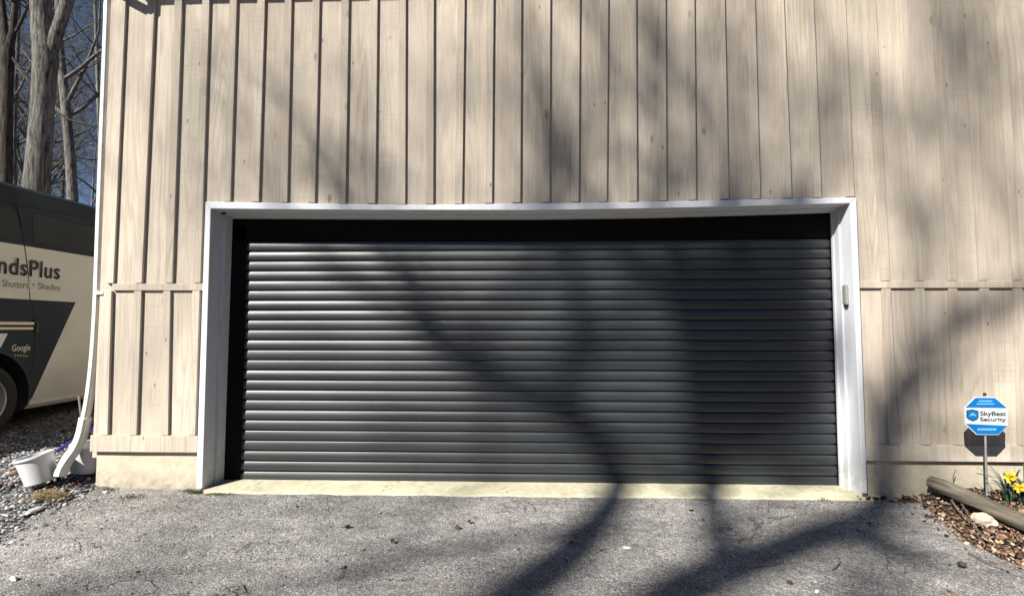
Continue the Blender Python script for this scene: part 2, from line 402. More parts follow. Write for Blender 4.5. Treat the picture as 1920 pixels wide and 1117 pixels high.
lowr = [(1683, 833, 1669, 529), (1744, 833, 1732, 529), (1806, 833, 1794, 529), (1867, 833, 1853, 529), (1928, 833, 1916, 528)]
ZT = 4.3
def line(b):   # world line of a batten's right edge: (xb, zb, slope)
    p, q = at(b[0], b[1], -.02), at(b[2], b[3], -.02)
    return p.x, p.z, (q.x - p.x) / (q.z - p.z)
def xof(l, z): return l[0] + l[2] * (z - l[1])
U = [line(b) for b in upper] + [line((a, casing_top(a), t, 0)) for a, t in zip(hb, ht)] + [line(b) for b in upr]
sp = U[-1][0] - U[-2][0]
for k in range(14): U.append((U[-1][0] + .235, U[-1][1], 0.0))
LL = [line(b) for b in lowl]; LR = [line(b) for b in lowr]
for k in range(14): LR.append((LR[-1][0] + .235, LR[-1][1], 0.0))
zmid = at(290, 532, 0).z; zmr = at(1760, 527, 0).z
zbl = at(270, 815, 0).z; zbr = at(1760, 833, 0).z
zfl = at(270, 846, 0).z; zfr = at(1760, 863.5, 0).z
xw_b, xw_t = at(177.5, 800, 0), at(208, 25, 0)
def xwall(z): return xw_b.x + (xw_t.x - xw_b.x) * (z - xw_b.z) / (xw_t.z - xw_b.z)
XR = 6.6
ctop = lambda x: None
# door casing outlines in world coordinates
CT = [at(px, casing_top(px), -.03) for px in (385, 470, 560, 660, 760, 900, 1040, 1170, 1300, 1440, 1530, 1606)]
def zc(x):
    P = CT
    if x <= P[0].x: return P[0].z
    for a, b in zip(P, P[1:]):
        if x <= b.x: return a.z + (b.z - a.z) * (x - a.x) / (b.x - a.x)
    return P[-1].z
OL = (at(385, 378, -.03), at(367.5, 916, -.03)); OR = (at(1606, 370, -.03), at(1626.5, 925, -.03))
xol = (OL[0].x + OL[1].x) / 2; xor_ = (OR[0].x + OR[1].x) / 2

mb = MB()
def board(q, y):
    mb.tone = rt(); j = lambda: random.uniform(-.0012, .0012)
    vs = [(x, y + j(), z) for x, z in q] + [(x, y + .02, z) for x, z in q]
    mb.add(vs, [(0, 1, 2, 3), (7, 6, 5, 4), (0, 4, 5, 1), (1, 5, 6, 2), (2, 6, 7, 3), (3, 7, 4, 0)])
g = .03  # board joints lie hidden behind the battens
# upper boards
prev = None
edges = [None] + U
for i in range(len(U)):
    a = edges[i]; b = U[i]
    xa = (lambda z: xwall(z)) if a is None else (lambda z, a=a: xof(a, z) - g + .0015)
    xb = lambda z, b=b: xof(b, z) - g - .0015
    left = xb(2.2) < xol + .06; right = xa(2.2) > xor_ - .06
    if left: z0 = zmid - .03
    elif right: z0 = zmr - .03
    else: z0 = None
    if z0 is not None:
        x0, x1 = xa(z0), xb(z0)
        if left and x1 > xol + .02: x1 = xol + .02
        board([(x0, z0), (x1, z0), (xb(ZT), ZT), (xa(ZT), ZT)], 0)
    else:
        x0, x1 = xa(2.1), xb(2.1)
        board([(x0, zc(x0) - .03), (x1, zc(x1) - .03), (xb(ZT), ZT), (xa(ZT), ZT)], 0)
# a filler board either side of the door, between the header line and the mid joint
board([(xor_ - .02, zmr - .03), (U[26][0] - .02, zmr - .03), (U[26][0] - .02, 2.2), (xor_ - .02, 2.2)], .004)
board([(xof(U[3], 1.5) - .05, zmid - .03), (xol + .03, zmid - .03), (xol + .03, 2.12), (xof(U[3], 2.1) - .05, 2.12)], .004)
for S, z0, z1 in ((LL, zfl, zmid), (LR, zfr, zmr)):
    x_first = xwall(z0) if S is LL else xor_ - .03
    for i in range(len(S)):
        a = x_first if i == 0 else xof(S[i - 1], z0) - g; b = xof(S[i], z0) - g
        a2 = (xwall(z1) if S is LL else x_first) if i == 0 else xof(S[i - 1], z1) - g; b2 = xof(S[i], z1) - g
        board([(a, z0 - .0), (b, z0 - .0), (b2, z1 - .028), (a2, z1 - .028)], 0)
board([(xof(LL[-1], 1) - g, zfl), (xol + .03, zfl), (xol + .03, zmid - .028), (xof(LL[-1], 1) - g, zmid - .028)], .002)
wall = mb.build('wall', M['siding'], house)

mb = MB()
def batten(l, z0, z1, y=-.022, w=.056):
    mb.tone = rt(); w += random.uniform(-.003, .003); y += random.uniform(-.0015, .0015)
    mb.hexa([(xof(l, z0) - w, z0), (xof(l, z0), z0), (xof(l, z1), z1), (xof(l, z1) - w, z1)], y, -.0005)
for i, l in enumerate(U):
    if i < 4: batten(l, zmid + .004, ZT)
    elif i < 26: batten(l, zc(l[0] - .02) + random.uniform(.006, .010), ZT)
    else: batten(l, zmr + .003, ZT)
for l in LL: batten(l, zbl + .003, zmid - .054)
for l in LR: batten(l, zbr + .003, zmr - .054, -.026)
mb.build('battens', M['siding'], wall, bevel=.002)

def band(name, A, B, y, lab=None):
    m_ = MB(); m_.tone = rt(); m_.strip(A, B, y, -.001); o = m_.build(name, M['siding'], wall, bevel=.003); return o
xl0 = xwall(zmid)
band('joint_rail', [(xl0 + .11, zmid - .05), (xol - .004, zmid - .052)], [(xl0 + .11, zmid), (xol - .004, zmid - .001)], -.020)
band('joint_rail', [(xor_ + .002, zmr - .05), (XR, zmr - .05)], [(xor_ + .002, zmr), (XR, zmr)], -.020)
band('skirt_board', [(xwall(zfl) - .012, zfl), (xol - .004, zfl)], [(xwall(zfl) - .012, zbl), (xol - .004, zbl)], -.022)
band('skirt_board', [(xor_ + .004, zfr), (XR, zfr)], [(xor_ + .004, zbr), (XR, zbr)], -.020)

# foundation
mb = MB()
def fpanel(x0, x1, z1):
    n = max(2, int((x1 - x0) / .12)); vs = []; 
    for j in range(9):
        for i in range(n + 1):
            x = x0 + (x1 - x0) * i / n; z = -.35 + (z1 + .35) * j / 8
            vs.append((x, .014 + .004 * noise.noise(Vector((x * 3, z * 4, 1))), z))
    mb.add(vs, [(j * (n + 1) + i, j * (n + 1) + i + 1, (j + 1) * (n + 1) + i + 1, (j + 1) * (n + 1) + i) for j in range(8) for i in range(n)])
fpanel(xwall(0) + .012, -2.33, zfl + .01); mb.box(xwall(0) + .013, -2.40, .03, 8, -.4, zfl); mb.build('foundation', M['foundation'], house, smooth=True)
mb = MB(); fpanel(2.36, XR, zfr + .01); mb.box(2.42, XR - .02, .03, 8, -.4, zfr); mb.build('foundation', M['foundation'], house, smooth=True)

# side and back walls, gables, roof
mb = MB()
x0, x1 = xw_b.x, XR
mb.tone = rt(); mb.box(xw_t.x - .0, x0 + .04 + .1, .021, 8, .2, 4.25)
mb.tone = rt(); mb.box(x1 - .02, x1, .0215, 8, .2, 4.25)
mb.tone = rt(); mb.box(x0, x1, 8.001, 8.02, .0, 4.25)
mb.build('side_wall', M['siding'], house)
for xx in (x0 + .004, x1 - .03):
    mb = MB(); mb.tone = rt(); mb.add([(xx, .0, 4.25), (xx, 8, 4.25), (xx, 4, 6.2), (xx + .02, 0, 4.25), (xx + .02, 8, 4.25), (xx + .02, 4, 6.2)], [(0, 1, 2), (5, 4, 3), (0, 3, 4, 1), (1, 4, 5, 2), (2, 5, 3, 0)])
    mb.build('gable_wall', M['siding'], house)
XE = x0 - .07
mb = MB()
def slab(a, b, c, d, t):
    vs = [Vector(p) for p in (a, b, c, d)]; mb.add(vs + [v + Vector((0, 0, t)) for v in vs], [(0, 1, 2, 3), (7, 6, 5, 4), (0, 4, 5, 1), (1, 5, 6, 2), (2, 6, 7, 3), (3, 7, 4, 0)])
slab((XE, -.44, 4.27), (XR + .3, -.44, 4.27), (XR + .3, 4, 6.33), (XE, 4, 6.33), .06)
slab((XE, 4, 6.33), (XR + .3, 4, 6.33), (XR + .3, 8.44, 4.27), (XE, 8.44, 4.27), .06)
mb.build('roof', M['darkroof'], house)
mb = MB(); mb.box(XE, XR + .28, -.40, .03, 4.235, 4.262); so = mb.build('soffit', M['brown'], house)
mb = MB(); mb.box(XE, XR + .28, -.425, -.402, 4.18, 4.30); mb.build('fascia', M['brown'], house)
# gutter: open trough
mb = MB(); gy = -.427
prof = [(gy, 4.30), (gy, 4.155), (gy - .075, 4.155), (gy - .10, 4.20), (gy - .10, 4.25), (gy - .11, 4.28), (gy - .112, 4.28), (gy - .112, 4.25), (gy - .112, 4.20), (gy - .082, 4.150), (gy - .002, 4.150)]
X0, X1 = XE - .05, XR + .28
vs = [(X0, y, z) for y, z in prof] + [(X1, y, z) for y, z in prof]; n = len(prof)
mb.add(vs, [(i, i + 1, n + i + 1, n + i) for i in range(n - 1)])
mb.add([(X0, y, z) for y, z in ((gy, 4.28), (gy, 4.15), (gy - .082, 4.15), (gy - .112, 4.20), (gy - .112, 4.28))], [(0, 1, 2, 3, 4)])
gut = mb.build('gutter', M['brown'], house)

# downspout
ds = MB()
P = [at(203, 12, .035)]
for px, py in ((201.5, 60), (194, 260), (188, 420), (183, 560), (177, 660)): P.append(at(px, py, .035))
low = [(169, 735, .03), (160, 785, .01), (153, 815, -.0), (143, 838, -.02), (129, 858, -.05), (118, 876, -.075), (113, 892, -.085)]
P2 = [at(*q) for q in low]
def catmull(P_, n=5):
    o = []
    for i in range(len(P_) - 1):
        a, b, c, d = P_[max(i - 1, 0)], P_[i], P_[i + 1], P_[min(i + 2, len(P_) - 1)]
        for j in range(n):
            t = j / n; o.append(.5 * (2 * b + (c - a) * t + (2 * a - 5 * b + 4 * c - d) * t * t + (3 * b - a - 3 * c + d) * t ** 3))
    return o + [P_[-1]]
top = [Vector((X0 + .08, gy - .05, 4.16)), Vector((X0 + .08, gy - .05, 4.07)), Vector((X0 + .085, gy - .02, 4.02)), P[0] + Vector((.0, -.03, .12)), P[0] + Vector((0, 0, .06))]
ds.sweep(top + catmull(P + P2[:2], 3), .042, .058)
spout = ds.build('downspout', M['spout'], house, smooth=True)
ds = MB(); ds.sweep(catmull([P2[1] + Vector((.001, 0, .012))] + P2[2:]), .062, .074, cap=False); eb = ds.build('elbow', M['spout'], spout, smooth=True)
so_ = eb.modifiers.new('Solid', 'SOLIDIFY'); so_.thickness = .002
bk = at(185, 549, -.01); mb = MB(); mb.box(bk.x - .035, bk.x + .035, -.012, .066, bk.z - .012, bk.z + .012); mb.build('strap', M['spout'], spout, bevel=.003)

# ------------------------------------------------------------------ garage door frame
IT = [at(px, py, -.03) for px, py in ((395, 391), (470, 392), (700, 393.6), (1000, 394), (1200, 391), (1440, 385.5), (1594, 381))]
IL = (at(395, 391, -.03), at(379, 915, -.03)); IR = (at(1594, 381, -.03), at(1617, 924, -.03))
def il(z): return IL[1].x + (IL[0].x - IL[1].x) * (z - IL[1].z) / (IL[0].z - IL[1].z)
def ir(z): return IR[1].x + (IR[0].x - IR[1].x) * (z - IR[1].z) / (IR[0].z - IR[1].z)
frame = MB(); frame.hexa([(IL[1].x, IL[1].z), (IL[0].x, IL[0].z), (OL[0].x, OL[0].z), (OL[1].x, OL[1].z - .003)][::-1], -.03, -.0)
frame.hexa([(IR[1].x, IR[1].z), (OR[1].x, OR[1].z), (OR[0].x, OR[0].z), (IR[0].x, IR[0].z)], -.03, 0)
xs = [p.x for p in IT]
def zi(x):
    for a, b in zip(IT, IT[1:]):
        if x <= b.x + 1e-6: return a.z + (b.z - a.z) * (x - a.x) / (b.x - a.x)
    return IT[-1].z
hx = [IL[0].x + (IR[0].x - IL[0].x) * i / 24 for i in range(25)]
lowq = [(x, zi(x)) for x in hx]; upq = [(x, zc(x)) for x in hx]
lowq[0] = XZ(IL[0]); lowq[-1] = XZ(IR[0])
upq[0] = XZ(OL[0]); upq[-1] = XZ(OR[0])
frame.hexa(lowq + upq[::-1], -.0305, 0)
fr = frame.build('door_frame', M['white'], house, bevel=.004)
# jambs with two stepped stops
YD = .20
def jamb(side):
    mb = MB()
    if side < 0:
        top_, bot = IL; s1t, s1b = at(424, 401, .10).x, at(405, 912, .10).x; s2t, s2b = at(433.5, 409, .165).x, at(416.5, 904, .165).x
    else:
        top_, bot = IR; s1t, s1b = at(1571.5, 398, .10).x, at(1591, 918, .10).x; s2t, s2b = at(1559.5, 398, .165).x, at(1576.5, 911, .165).x
    def ring(xf, s1, s2, z):
        o_ = side * .10
        return [(xf, -.028, z), (xf, .10, z), (s1, .10, z), (s1, .165, z), (s2, .165, z), (s2, .215, z), (xf + o_, .215, z), (xf + o_, .04, z), (xf + side * .012, .001, z), (xf + side * .002, .0, z)]
    r0 = ring(bot.x, s1b, s2b, -.03); r1 = ring(top_.x, s1t, s2t, 2.09); n = len(r0)
    mb.add(r0 + r1, [(i, (i + 1) % n, n + (i + 1) % n, n + i) for i in range(n)] + [tuple(range(n)), tuple(range(2 * n - 1, n - 1, -1))])
    return mb.build('jamb', M['white'], fr)
jamb(-1); jr = jamb(1)
# head: soffit of the opening with its stop
HS = [at(px, py, .165) for px, py in ((433, 409), (700, 410.5), (1000, 411), (1200, 408.5), (1440, 402), (1560, 398))]
mb = MB(); HX = [-2.36 + 4.72 * i / 24 for i in range(25)]
def zh(x):
    if x < HS[0].x: return HS[0].z
    for a, b in zip(HS, HS[1:]):
        if x <= b.x + 1e-6: return a.z + (b.z - a.z) * (x - a.x) / (b.x - a.x)
    return HS[-1].z
for a, b in zip(HX, HX[1:]):
    za, zb = zi(max(a, IL[0].x)), zi(min(b, IR[0].x))
    mb.hexa([(a, za + .0005), (b, zb + .0005), (b, zc(b) - .034), (a, zc(a) - .034)], .001, .0209)
    mb.hexa([(a, za + .0005), (b, zb + .0005), (b, 2.2), (a, 2.2)], .0209, .10)
    mb.hexa([(a, (za + zh(a)) / 2), (b, (zb + zh(b)) / 2), (b, 2.2), (a, 2.2)], .1, .165)
    mb.hexa([(a, zh(a)), (b, zh(b)), (b, 2.2), (a, 2.2)], .165, .215)
bm_ = mb.build('door_head', M['white'], fr)
# keypad on the right jamb
kp = at(1587, 555, .05); xk = ir(kp.z)
ka, kb_ = at(1586, 534, .05), at(1586, 571, .05)
mb = MB(); mb.box(xk - .022, xk + .001, .028, .072, kb_.z, ka.z); kpd = mb.build('keypad', M['grey'], fr, bevel=.005)
mb = MB(); mb.box(xk - .015, xk + .001, .034, .066, kb_.z - .022, kb_.z - .001); mb.build('keypad_cover', M['ink'], kpd, bevel=.004)

# ------------------------------------------------------------------ roller door
ztop = at(466, 451, YD).z + .03; zbot = -.012
XA, XB = at(470, 600, YD).x - .12, 2.335
sl = MB(); pitch = .077
z = at(462, 470.6, YD).z; z_first = z + pitch
prof = []
def slat(z1, h=pitch):
    """one curved lath: groove, steep shoulder, long convex face"""
    pts = [(.014, z1), (.014, z1 - .006)]; pts.append((.008, z1 - .0062)); y = .0045; n_ = 12; Lz = .066; sl_ = .40 * random.uniform(.8, 1.2)
    for i in range(n_ + 1):
        t = i / n_; pts.append((y, z1 - .0065 - Lz * t)); y -= sl_ * (1 - (t + .5 / n_) / .62) * Lz / n_
    pts += [(.014, z1 - h + .0045)]
    return pts
zz = z_first; 
while zz - pitch > zbot - .02:
    prof += slat(zz); zz -= pitch
NX = 40
vs = []
for i in range(NX + 1):
    x = XA + (XB - XA) * i / NX
    for (y, z_) in prof:
        vs.append((x, YD + .0035 * noise.noise(Vector((x * .8, z_ * 1.3, 5))) + y, z_ + .0015 * noise.noise(Vector((x * .5, z_ * 3, 2)))))
n = len(prof)
sl.add(vs, [(i * n + j, i * n + j + 1, (i + 1) * n + j + 1, (i + 1) * n + j) for i in range(NX) for j in range(n - 1)])
door = sl.build('roller_door', M['slat'], house, smooth='all')
mb = MB(); mb.box(XA, XB, YD - .004, YD + .02, -.03, zz + .002); mb.build('bottom_bar', M['slat'], door, bevel=.003)
# head box and guide rails; black box and left rail stand in for shadow
zb1 = [at(px, py, YD - .012) for px, py in ((464, 450), (1000, 453), (1562, 446))]
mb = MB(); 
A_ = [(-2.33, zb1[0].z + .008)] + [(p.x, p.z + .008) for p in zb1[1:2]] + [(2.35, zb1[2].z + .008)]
mb.strip(A_, [(x, 2.15) for x, _ in A_], YD - .014, YD + .03); mb.build('head_shade_box', M['black'], door)  # black face fills the band of the header's shadow
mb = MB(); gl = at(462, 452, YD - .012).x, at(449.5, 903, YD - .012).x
mb.hexa([(-2.36, -.04), (gl[1], -.04), (gl[0], 1.95), (-2.36, 1.95)], YD - .014, YD + .03); mb.build('guide_rail', M['black'], door, bevel=.003)  # left rail broadened in black to the edge of the jamb's shadow
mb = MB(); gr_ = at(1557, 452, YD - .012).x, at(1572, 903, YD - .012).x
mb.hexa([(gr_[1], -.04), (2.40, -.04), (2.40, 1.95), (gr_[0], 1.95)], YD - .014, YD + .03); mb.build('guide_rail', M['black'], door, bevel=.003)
mb = MB(); mb.box(-2.6, 2.6, .28, .30, -.05, 2.4); mb.build('inner_lining', M['black'], house)

# sill
mb = MB(); NS = 160; rows = [(.30, .004), (.10, -.004), (.0, -.009), (-.035, -.012), (-.052, -.015), (-.060, -.020), (-.064, -.05), (-.064, -.14)]
vs = []
fb = [(388, 921), (600, 925), (980, 930), (1400, 935), (1560, 935), (1640, 927)]
def fpy(px):
    for (a, b), (c, d) in zip(fb, fb[1:]):
        if px <= c: return b + (d - b) * (px - a) / (c - a)
    return fb[-1][1]
for i in range(NS + 1):
    px = 380 + (1652 - 380) * i / NS
    nz = noise.noise(Vector((i * .35, 0, 0))) + .6 * noise.noise(Vector((i * 1.3, 4, 0)))
    w = at(px, fpy(px), -.06)
    ext = .006 * nz
    for k, (y, z_) in enumerate(rows):
        f = 0 if k < 3 else 1
        vs.append((w.x * (1 + (y + .06) * .25 * (1 if k < 3 else 1)), y - ext * f, z_ + (.003 * nz if k > 2 else 0) + .0025 * noise.noise(Vector((i * .2, y * 9, 7)))))
n = len(rows); mb.add(vs, [(i * n + j, i * n + j + 1, (i + 1) * n + j + 1, (i + 1) * n + j) for i in range(NS) for j in range(n - 1)])
mb.build('sill', M['sill'], house, smooth=True)

# ------------------------------------------------------------------ ground sheets
def axis(lo, hi, fine_lo, fine_hi, fs, cs):
    a = []; v = fine_lo
    while v < fine_hi: a.append(v); v += fs
    a.append(fine_hi); s = cs; v = fine_hi
    while v < hi: v = min(hi, v + s); a.append(v); s *= 1.35
    v = fine_lo; s = cs
    while v > lo: v = max(lo, v - s); a.insert(0, v); s *= 1.35
    return a
xs_ = axis(-300, 300, -6, 5, .25, .4); ys_ = axis(-300, 300, -4, 6, .25, .4)
def hill(x, y):
    z = ground(x, y) - .03
    if -3.4 < x < XR + .2 and .1 < y < 8.2: z = min(z, -.12)
    if y > 14: z += .02 * (y - 14)
    z = min(z, 9)
    if abs(x) < 7 and .5 > y > -12: z -= .02
    z += 17 * sstep(20, 62, max(-y * .95 + .0 * x, (x - 2) * 1.05 if y < 12 else 0, math.hypot(max(0, -y), max(0, x)))) if (y < 12 and (y < -10 or x > 10)) else 0  # unseen rise behind and to the right, added to block sky light
    return z
mb = MB(); mb.add([(x, y, hill(x, y)) for y in ys_ for x in xs_], [(j * len(xs_) + i, j * len(xs_) + i + 1, (j + 1) * len(xs_) + i + 1, (j + 1) * len(xs_) + i) for j in range(len(ys_) - 1) for i in range(len(xs_) - 1)])
tag(mb.build('ground', M['soil'], None, smooth='all', center=False), kind='structure')

def sheet(name, m, inside, x0, x1, y0, y1, step, dz, kind='structure', amp=0.0):
    mb = MB(); nx = int((x1 - x0) / step); ny = int((y1 - y0) / step); idx = {}
    vs = []; fs = []
    def vid(i, j):
        if (i, j) not in idx:
            x = x0 + i * step; y = y0 + j * step
            idx[i, j] = len(vs); vs.append((x, y, ground(x, y) + dz + amp * noise.noise(Vector((x * 6, y * 6, 1)))))
        return idx[i, j]
    for j in range(ny):
        for i in range(nx):
            if inside(x0 + (i + .5) * step, y0 + (j + .5) * step): fs.append((vid(i, j), vid(i + 1, j), vid(i + 1, j + 1), vid(i, j + 1)))
    mb.add(vs, fs); o = mb.build(name, m, None, smooth='all', center=False); tag(o, kind=kind); return o
RB = [atG(*p) for p in ((1690, 928), (1740, 955), (1800, 1006), (1860, 1040), (1925, 1068), (2000, 1110))]
def xr_edge(y):
    P = RB
    if y >= P[0].y: return P[0].x
    for a, b in zip(P, P[1:]):
        if y >= b.y: return a.x + (b.x - a.x) * (y - a.y) / (b.y - a.y)
    return max(2.0, P[-1].x + (y - P[-1].y) * .2) if y > -3 else 2.6
LB = [atG(*p) for p in ((182, 917), (110, 945), (0, 1010))]
def xl_edge(y):
    P = LB
    if y >= P[0].y: return P[0].x
    for a, b in zip(P, P[1:]):
        if y >= b.y: return a.x + (b.x - a.x) * (y - a.y) / (b.y - a.y)
    return P[-1].x - .1 * (P[-1].y - y)
nzz = lambda x, y, s: noise.noise(Vector((x * s, y * s, 11)))
def in_drive(x, y):
    if y > -.0 or (y > -.058 and -2.37 < x < 2.44): return False
    return xl_edge(y) + .05 * nzz(x, y, 5) < x < xr_edge(y) + .06 * nzz(x, y, 5)
sheet('driveway', M['asphalt'], in_drive, -4.6, 4.6, -4.188, .02, .035, .0, amp=.006)
sheet('driveway_approach', M['asphalt'], lambda x, y: True, -3.6, 2.6, -9.188, -4.188, .2, .0)
sheet('gravel_path', M['gravelbed'], lambda x, y: x < xl_edge(y) + .05 and x > -6.6 + .3 * nzz(x, y, 2) and not (x > -3.2 and y > .05) and (y < 2.3 + nzz(x, y, 1.5)), -7, -2, -4, 3.5, .06, -.012, amp=.012)

# loose stones: uncountable
def stones(name, m, label, cat, spots, smin, smax, tmin=0, tmax=1, sink=.3):
    mb = MB()
    ico = bmesh.new(); bmesh.ops.create_icosphere(ico, subdivisions=1, radius=1)
    V = [v.co.copy() for v in ico.verts]; F = [tuple(v.index for v in f.verts) for f in ico.faces]; ico.free()
    for x, y in spots:
        s = random.uniform(smin, smax) * (1.6 if random.random() < .06 else 1)
        R_ = Euler((random.uniform(0, 6), random.uniform(0, 6), random.uniform(0, 6))).to_matrix()
        sc = Vector((random.uniform(.7, 1.3), random.uniform(.7, 1.1), random.uniform(.45, .8)))
        Rz = Euler((random.uniform(-.4, .4), random.uniform(-.4, .4), random.uniform(0, 6))).to_matrix()
        mb.tone = (random.uniform(tmin, tmax), 0, 0); g_ = ground(x, y)
        o_ = Vector((x, y, g_ + s * (.5 - sink)))
        mb.add([o_ + Rz @ (Vector([a * b for a, b in zip(R_ @ (v * random.uniform(.85, 1.15)), sc)]) * s) for v in V], F)
    o = mb.build(name, m, None, center=False); tag(o, label, cat, kind='stuff'); return o
sp_ = []
while len(sp_) < 8000:
    x = random.uniform(-5.3, -2.2); y = random.uniform(-1.9, 1.1)
    d = xl_edge(y) + .05 - x
    if x > -3.22 and y > -.05: continue
    if x < -4.35 and y > .75 and random.random() < .8: continue
    if d > 0 or random.random() < math.exp(d * 14) * .5: sp_.append((x, y))
stones('gravel', M['pebble'], 'loose grey crushed gravel left of the asphalt', 'gravel', sp_, .0045, .0125)
sp_ = []
while len(sp_) < 2600:
    x = random.uniform(-3, 2.9); y = -.075 - abs(random.gauss(0, .5)) if random.random() < .6 else random.uniform(-2.2, -.08)
    if xl_edge(y) < x < xr_edge(y) and nzz(x, y, 1.3) + random.random() > .35: sp_.append((x, y))
stones('asphalt_grit', M['grit'], 'fine loose grit scattered over the asphalt', 'grit', sp_, .0025, .0065, sink=.1)

# leaf litter
def leaf_verts(s):
    L_ = s; w = s * random.uniform(.3, .5); c = random.uniform(-1.2, 1.5)
    pts = []
    for t, ww in ((0, .08), (.25, .8), (.5, 1), (.75, .7), (1, .05)):
        for sx in (-1, 0, 1):
            pts.append(Vector((sx * w * ww * random.uniform(.6, 1.35), (t - .5) * L_, abs(sx) * c * w * .9 + c * .35 * L_ * (t - .5) ** 2 * 4 * .5)))
    return pts
LF = [(i * 3 + j, i * 3 + j + 1, i * 3 + j + 4, i * 3 + j + 3) for i in range(4) for j in range(2)]
logA, logB = None, None
def leaves(name, label, spots, smin, smax, tones=(0, 1), lift=.012):
    mb = MB()
    for x, y in spots:
        s = random.uniform(smin, smax); e = Euler((random.gauss(0, .8), random.gauss(0, .8), random.uniform(0, 6.28))).to_matrix()
        mb.tone = (random.uniform(*tones), 0, 0); z_ = ground(x, y) + lift * random.random() + s * .10
        mb.add([Vector((x, y, z_)) + e @ v for v in leaf_verts(s)], LF)
    return tag(mb.build(name, M['leaf'], None, smooth='all', center=False), label, 'leaves', kind='stuff')
sp_ = []
while len(sp_) < 9500:
    x = random.uniform(1.8, 4.4); y = random.uniform(-1.7, .0)
    d = x - xr_edge(y)
    if y > -.02 or x < 1.9: continue
    if (d > .0 and random.random() < (1 if d < 1.2 else .5)) or (d > -.14 and random.random() < math.exp(d * 22) * .5): sp_.append((x, y))
leaves('leaf_litter', 'reddish brown fallen leaves banked along the timber edging', sp_, .010, .034)
sp_ = [(random.uniform(-7.5, -3.4), random.uniform(1.0, 7)) for _ in range(1800)] + [(random.uniform(-3.9, -3.1), random.uniform(-.25, .6)) for _ in range(90)] + \
      [(random.uniform(2.3, 3.3), random.uniform(-.1, -.02)) for _ in range(60)] + [(random.uniform(-2.9, 2.6), random.uniform(-1.8, -.1)) for _ in range(26)]
leaves('scattered_leaves', 'dark scattered dead leaves on the ground left of the garage', [p for p in sp_ if not (-3.2 < p[0] < 2 and p[1] > -.07)], .02, .05, (0, .6))

# soil bed behind the log
mb = MB()
# timber edging
la = at(1746, 903, -.06); lb = atG(1918, 985, .055); ldir = (lb - la).normalized(); le = la + ldir * 2.0
pts = []; rad = []
for i in range(33):
    t = i / 32; p = la + (le - la) * t; p.z = ((la.z * (1 - t * 3) + lb.z * t * 3) if t < .333 else ground(p.x, p.y) + .056) + .004 * math.sin(t * 9); p.x += .01 * math.sin(t * 7)
    pts.append(p); rad.append((.040 if i == 0 else .048) + .003 * noise.noise(Vector((t * 9, 0, 0))))
mb.tube(pts, rad, 20)
lg = mb.build('timber_edging', M['log'], None, smooth=True)
tag(lg, 'round grey weathered timber log edging the flower bed', 'log')
# orient grain along the timber
nt = M['log'].node_tree
for n_ in nt.nodes:
    if n_.type == 'MAPPING':
        a_ = math.atan2(ldir.y, ldir.x); n_.vector_type = 'TEXTURE'; n_.inputs['Rotation'].default_value = (0, 0, a_); n_.inputs['Scale'].default_value = (1.6, .12, .12)

# stone and sticks in the bed
def rock(name, c, s, label, m, flat=.5, seed=0, cat='stone', group=None):
    bm = bmesh.new(); bmesh.ops.create_icosphere(bm, subdivisions=3, radius=1)
    for v in bm.verts:
        k = 1 + .35 * noise.noise(v.co * 1.3 + Vector((seed, 0, 0))) + .12 * noise.noise(v.co * 4 + Vector((seed, 3, 0)))
        v.co = Vector((v.co.x * k * s[0], v.co.y * k * s[1], max(-.4, v.co.z * k) * s[2]))
    me = bpy.data.meshes.new(name); bm.to_mesh(me); bm.free(); me.materials.append(m)
    ca = me.color_attributes.new('tone', 'FLOAT_COLOR', 'CORNER')
    me.polygons.foreach_set('use_smooth', [True] * len(me.polygons)); me.set_sharp_from_angle(angle=math.radians(28))
    o = bpy.data.objects.new(name, me); C.objects.link(o); o.location = c; o.rotation_euler = (0, 0, seed); return tag(o, label, cat, group)
p = atG(1846, 975, .03); rock('stone', p, (.06, .05, .045), 'pale cream broken stone lying in the leaves below the log', M['rock'], seed=2.2)
for i, (px, py, s, lab) in enumerate(((1175, 1026, .022, 'small white stone chip on the asphalt in front of the door'), (1532, 1108, .02, 'white stone chip at the bottom of the driveway'))):
    p = atG(px, py, .004); rock('stone_chip', p, (s, s * .45, .006), lab, M['signwhite'], seed=i + 3)
for i, (px, py, s, lab) in enumerate(((62, 957, .07, 'flat grey stone in the gravel near the leaning bucket'), (25, 1085, .03, 'small pale stone at the driveway edge in the lower left corner'))):
    p = atG(px, py, .006); rock('flat_stone', p, (s, s * .35, .014), lab, M['pebble'], seed=i + 8)
def stick(pts, r, label, name='twig', m=None, group=None, cat='twig'):
    mb = MB(); k = len(pts); mb.tube(pts, [r * (1 - .5 * i / (k - 1)) for i in range(k)], 6)
    return tag(mb.build(name, m or M['twig'], None, smooth=True), label, cat, group)
G = lambda px, py, h=.02: atG(px, py, h)
stick([G(1783, 935, .05), G(1795, 955, .04), G(1818, 975, .05), G(1845, 1005, .04), G(1862, 1018, .03)], .007, 'grey forked twig lying across the leaves left of the pale stone')
stick([G(1800, 940, .05), G(1812, 958, .05), G(1822, 978, .04)], .005, 'thin grey twig beside the forked twig')
stick([at(1788, 903, -.05), at(1787, 893, -.05), at(1792, 880, -.05)], .004, 'short upright twig standing behind the log by the foundation')
stick([G(1815, 1035, .015), G(1850, 1052, .02), G(1880, 1066, .01)], .004, 'pale thin twig at the outer edge of the leaves')
stick([at(1832, 887, -.22), at(1860, 893, -.22), at(1876, 896, -.22)], .003, 'thin dark twig crossing behind the sign post')
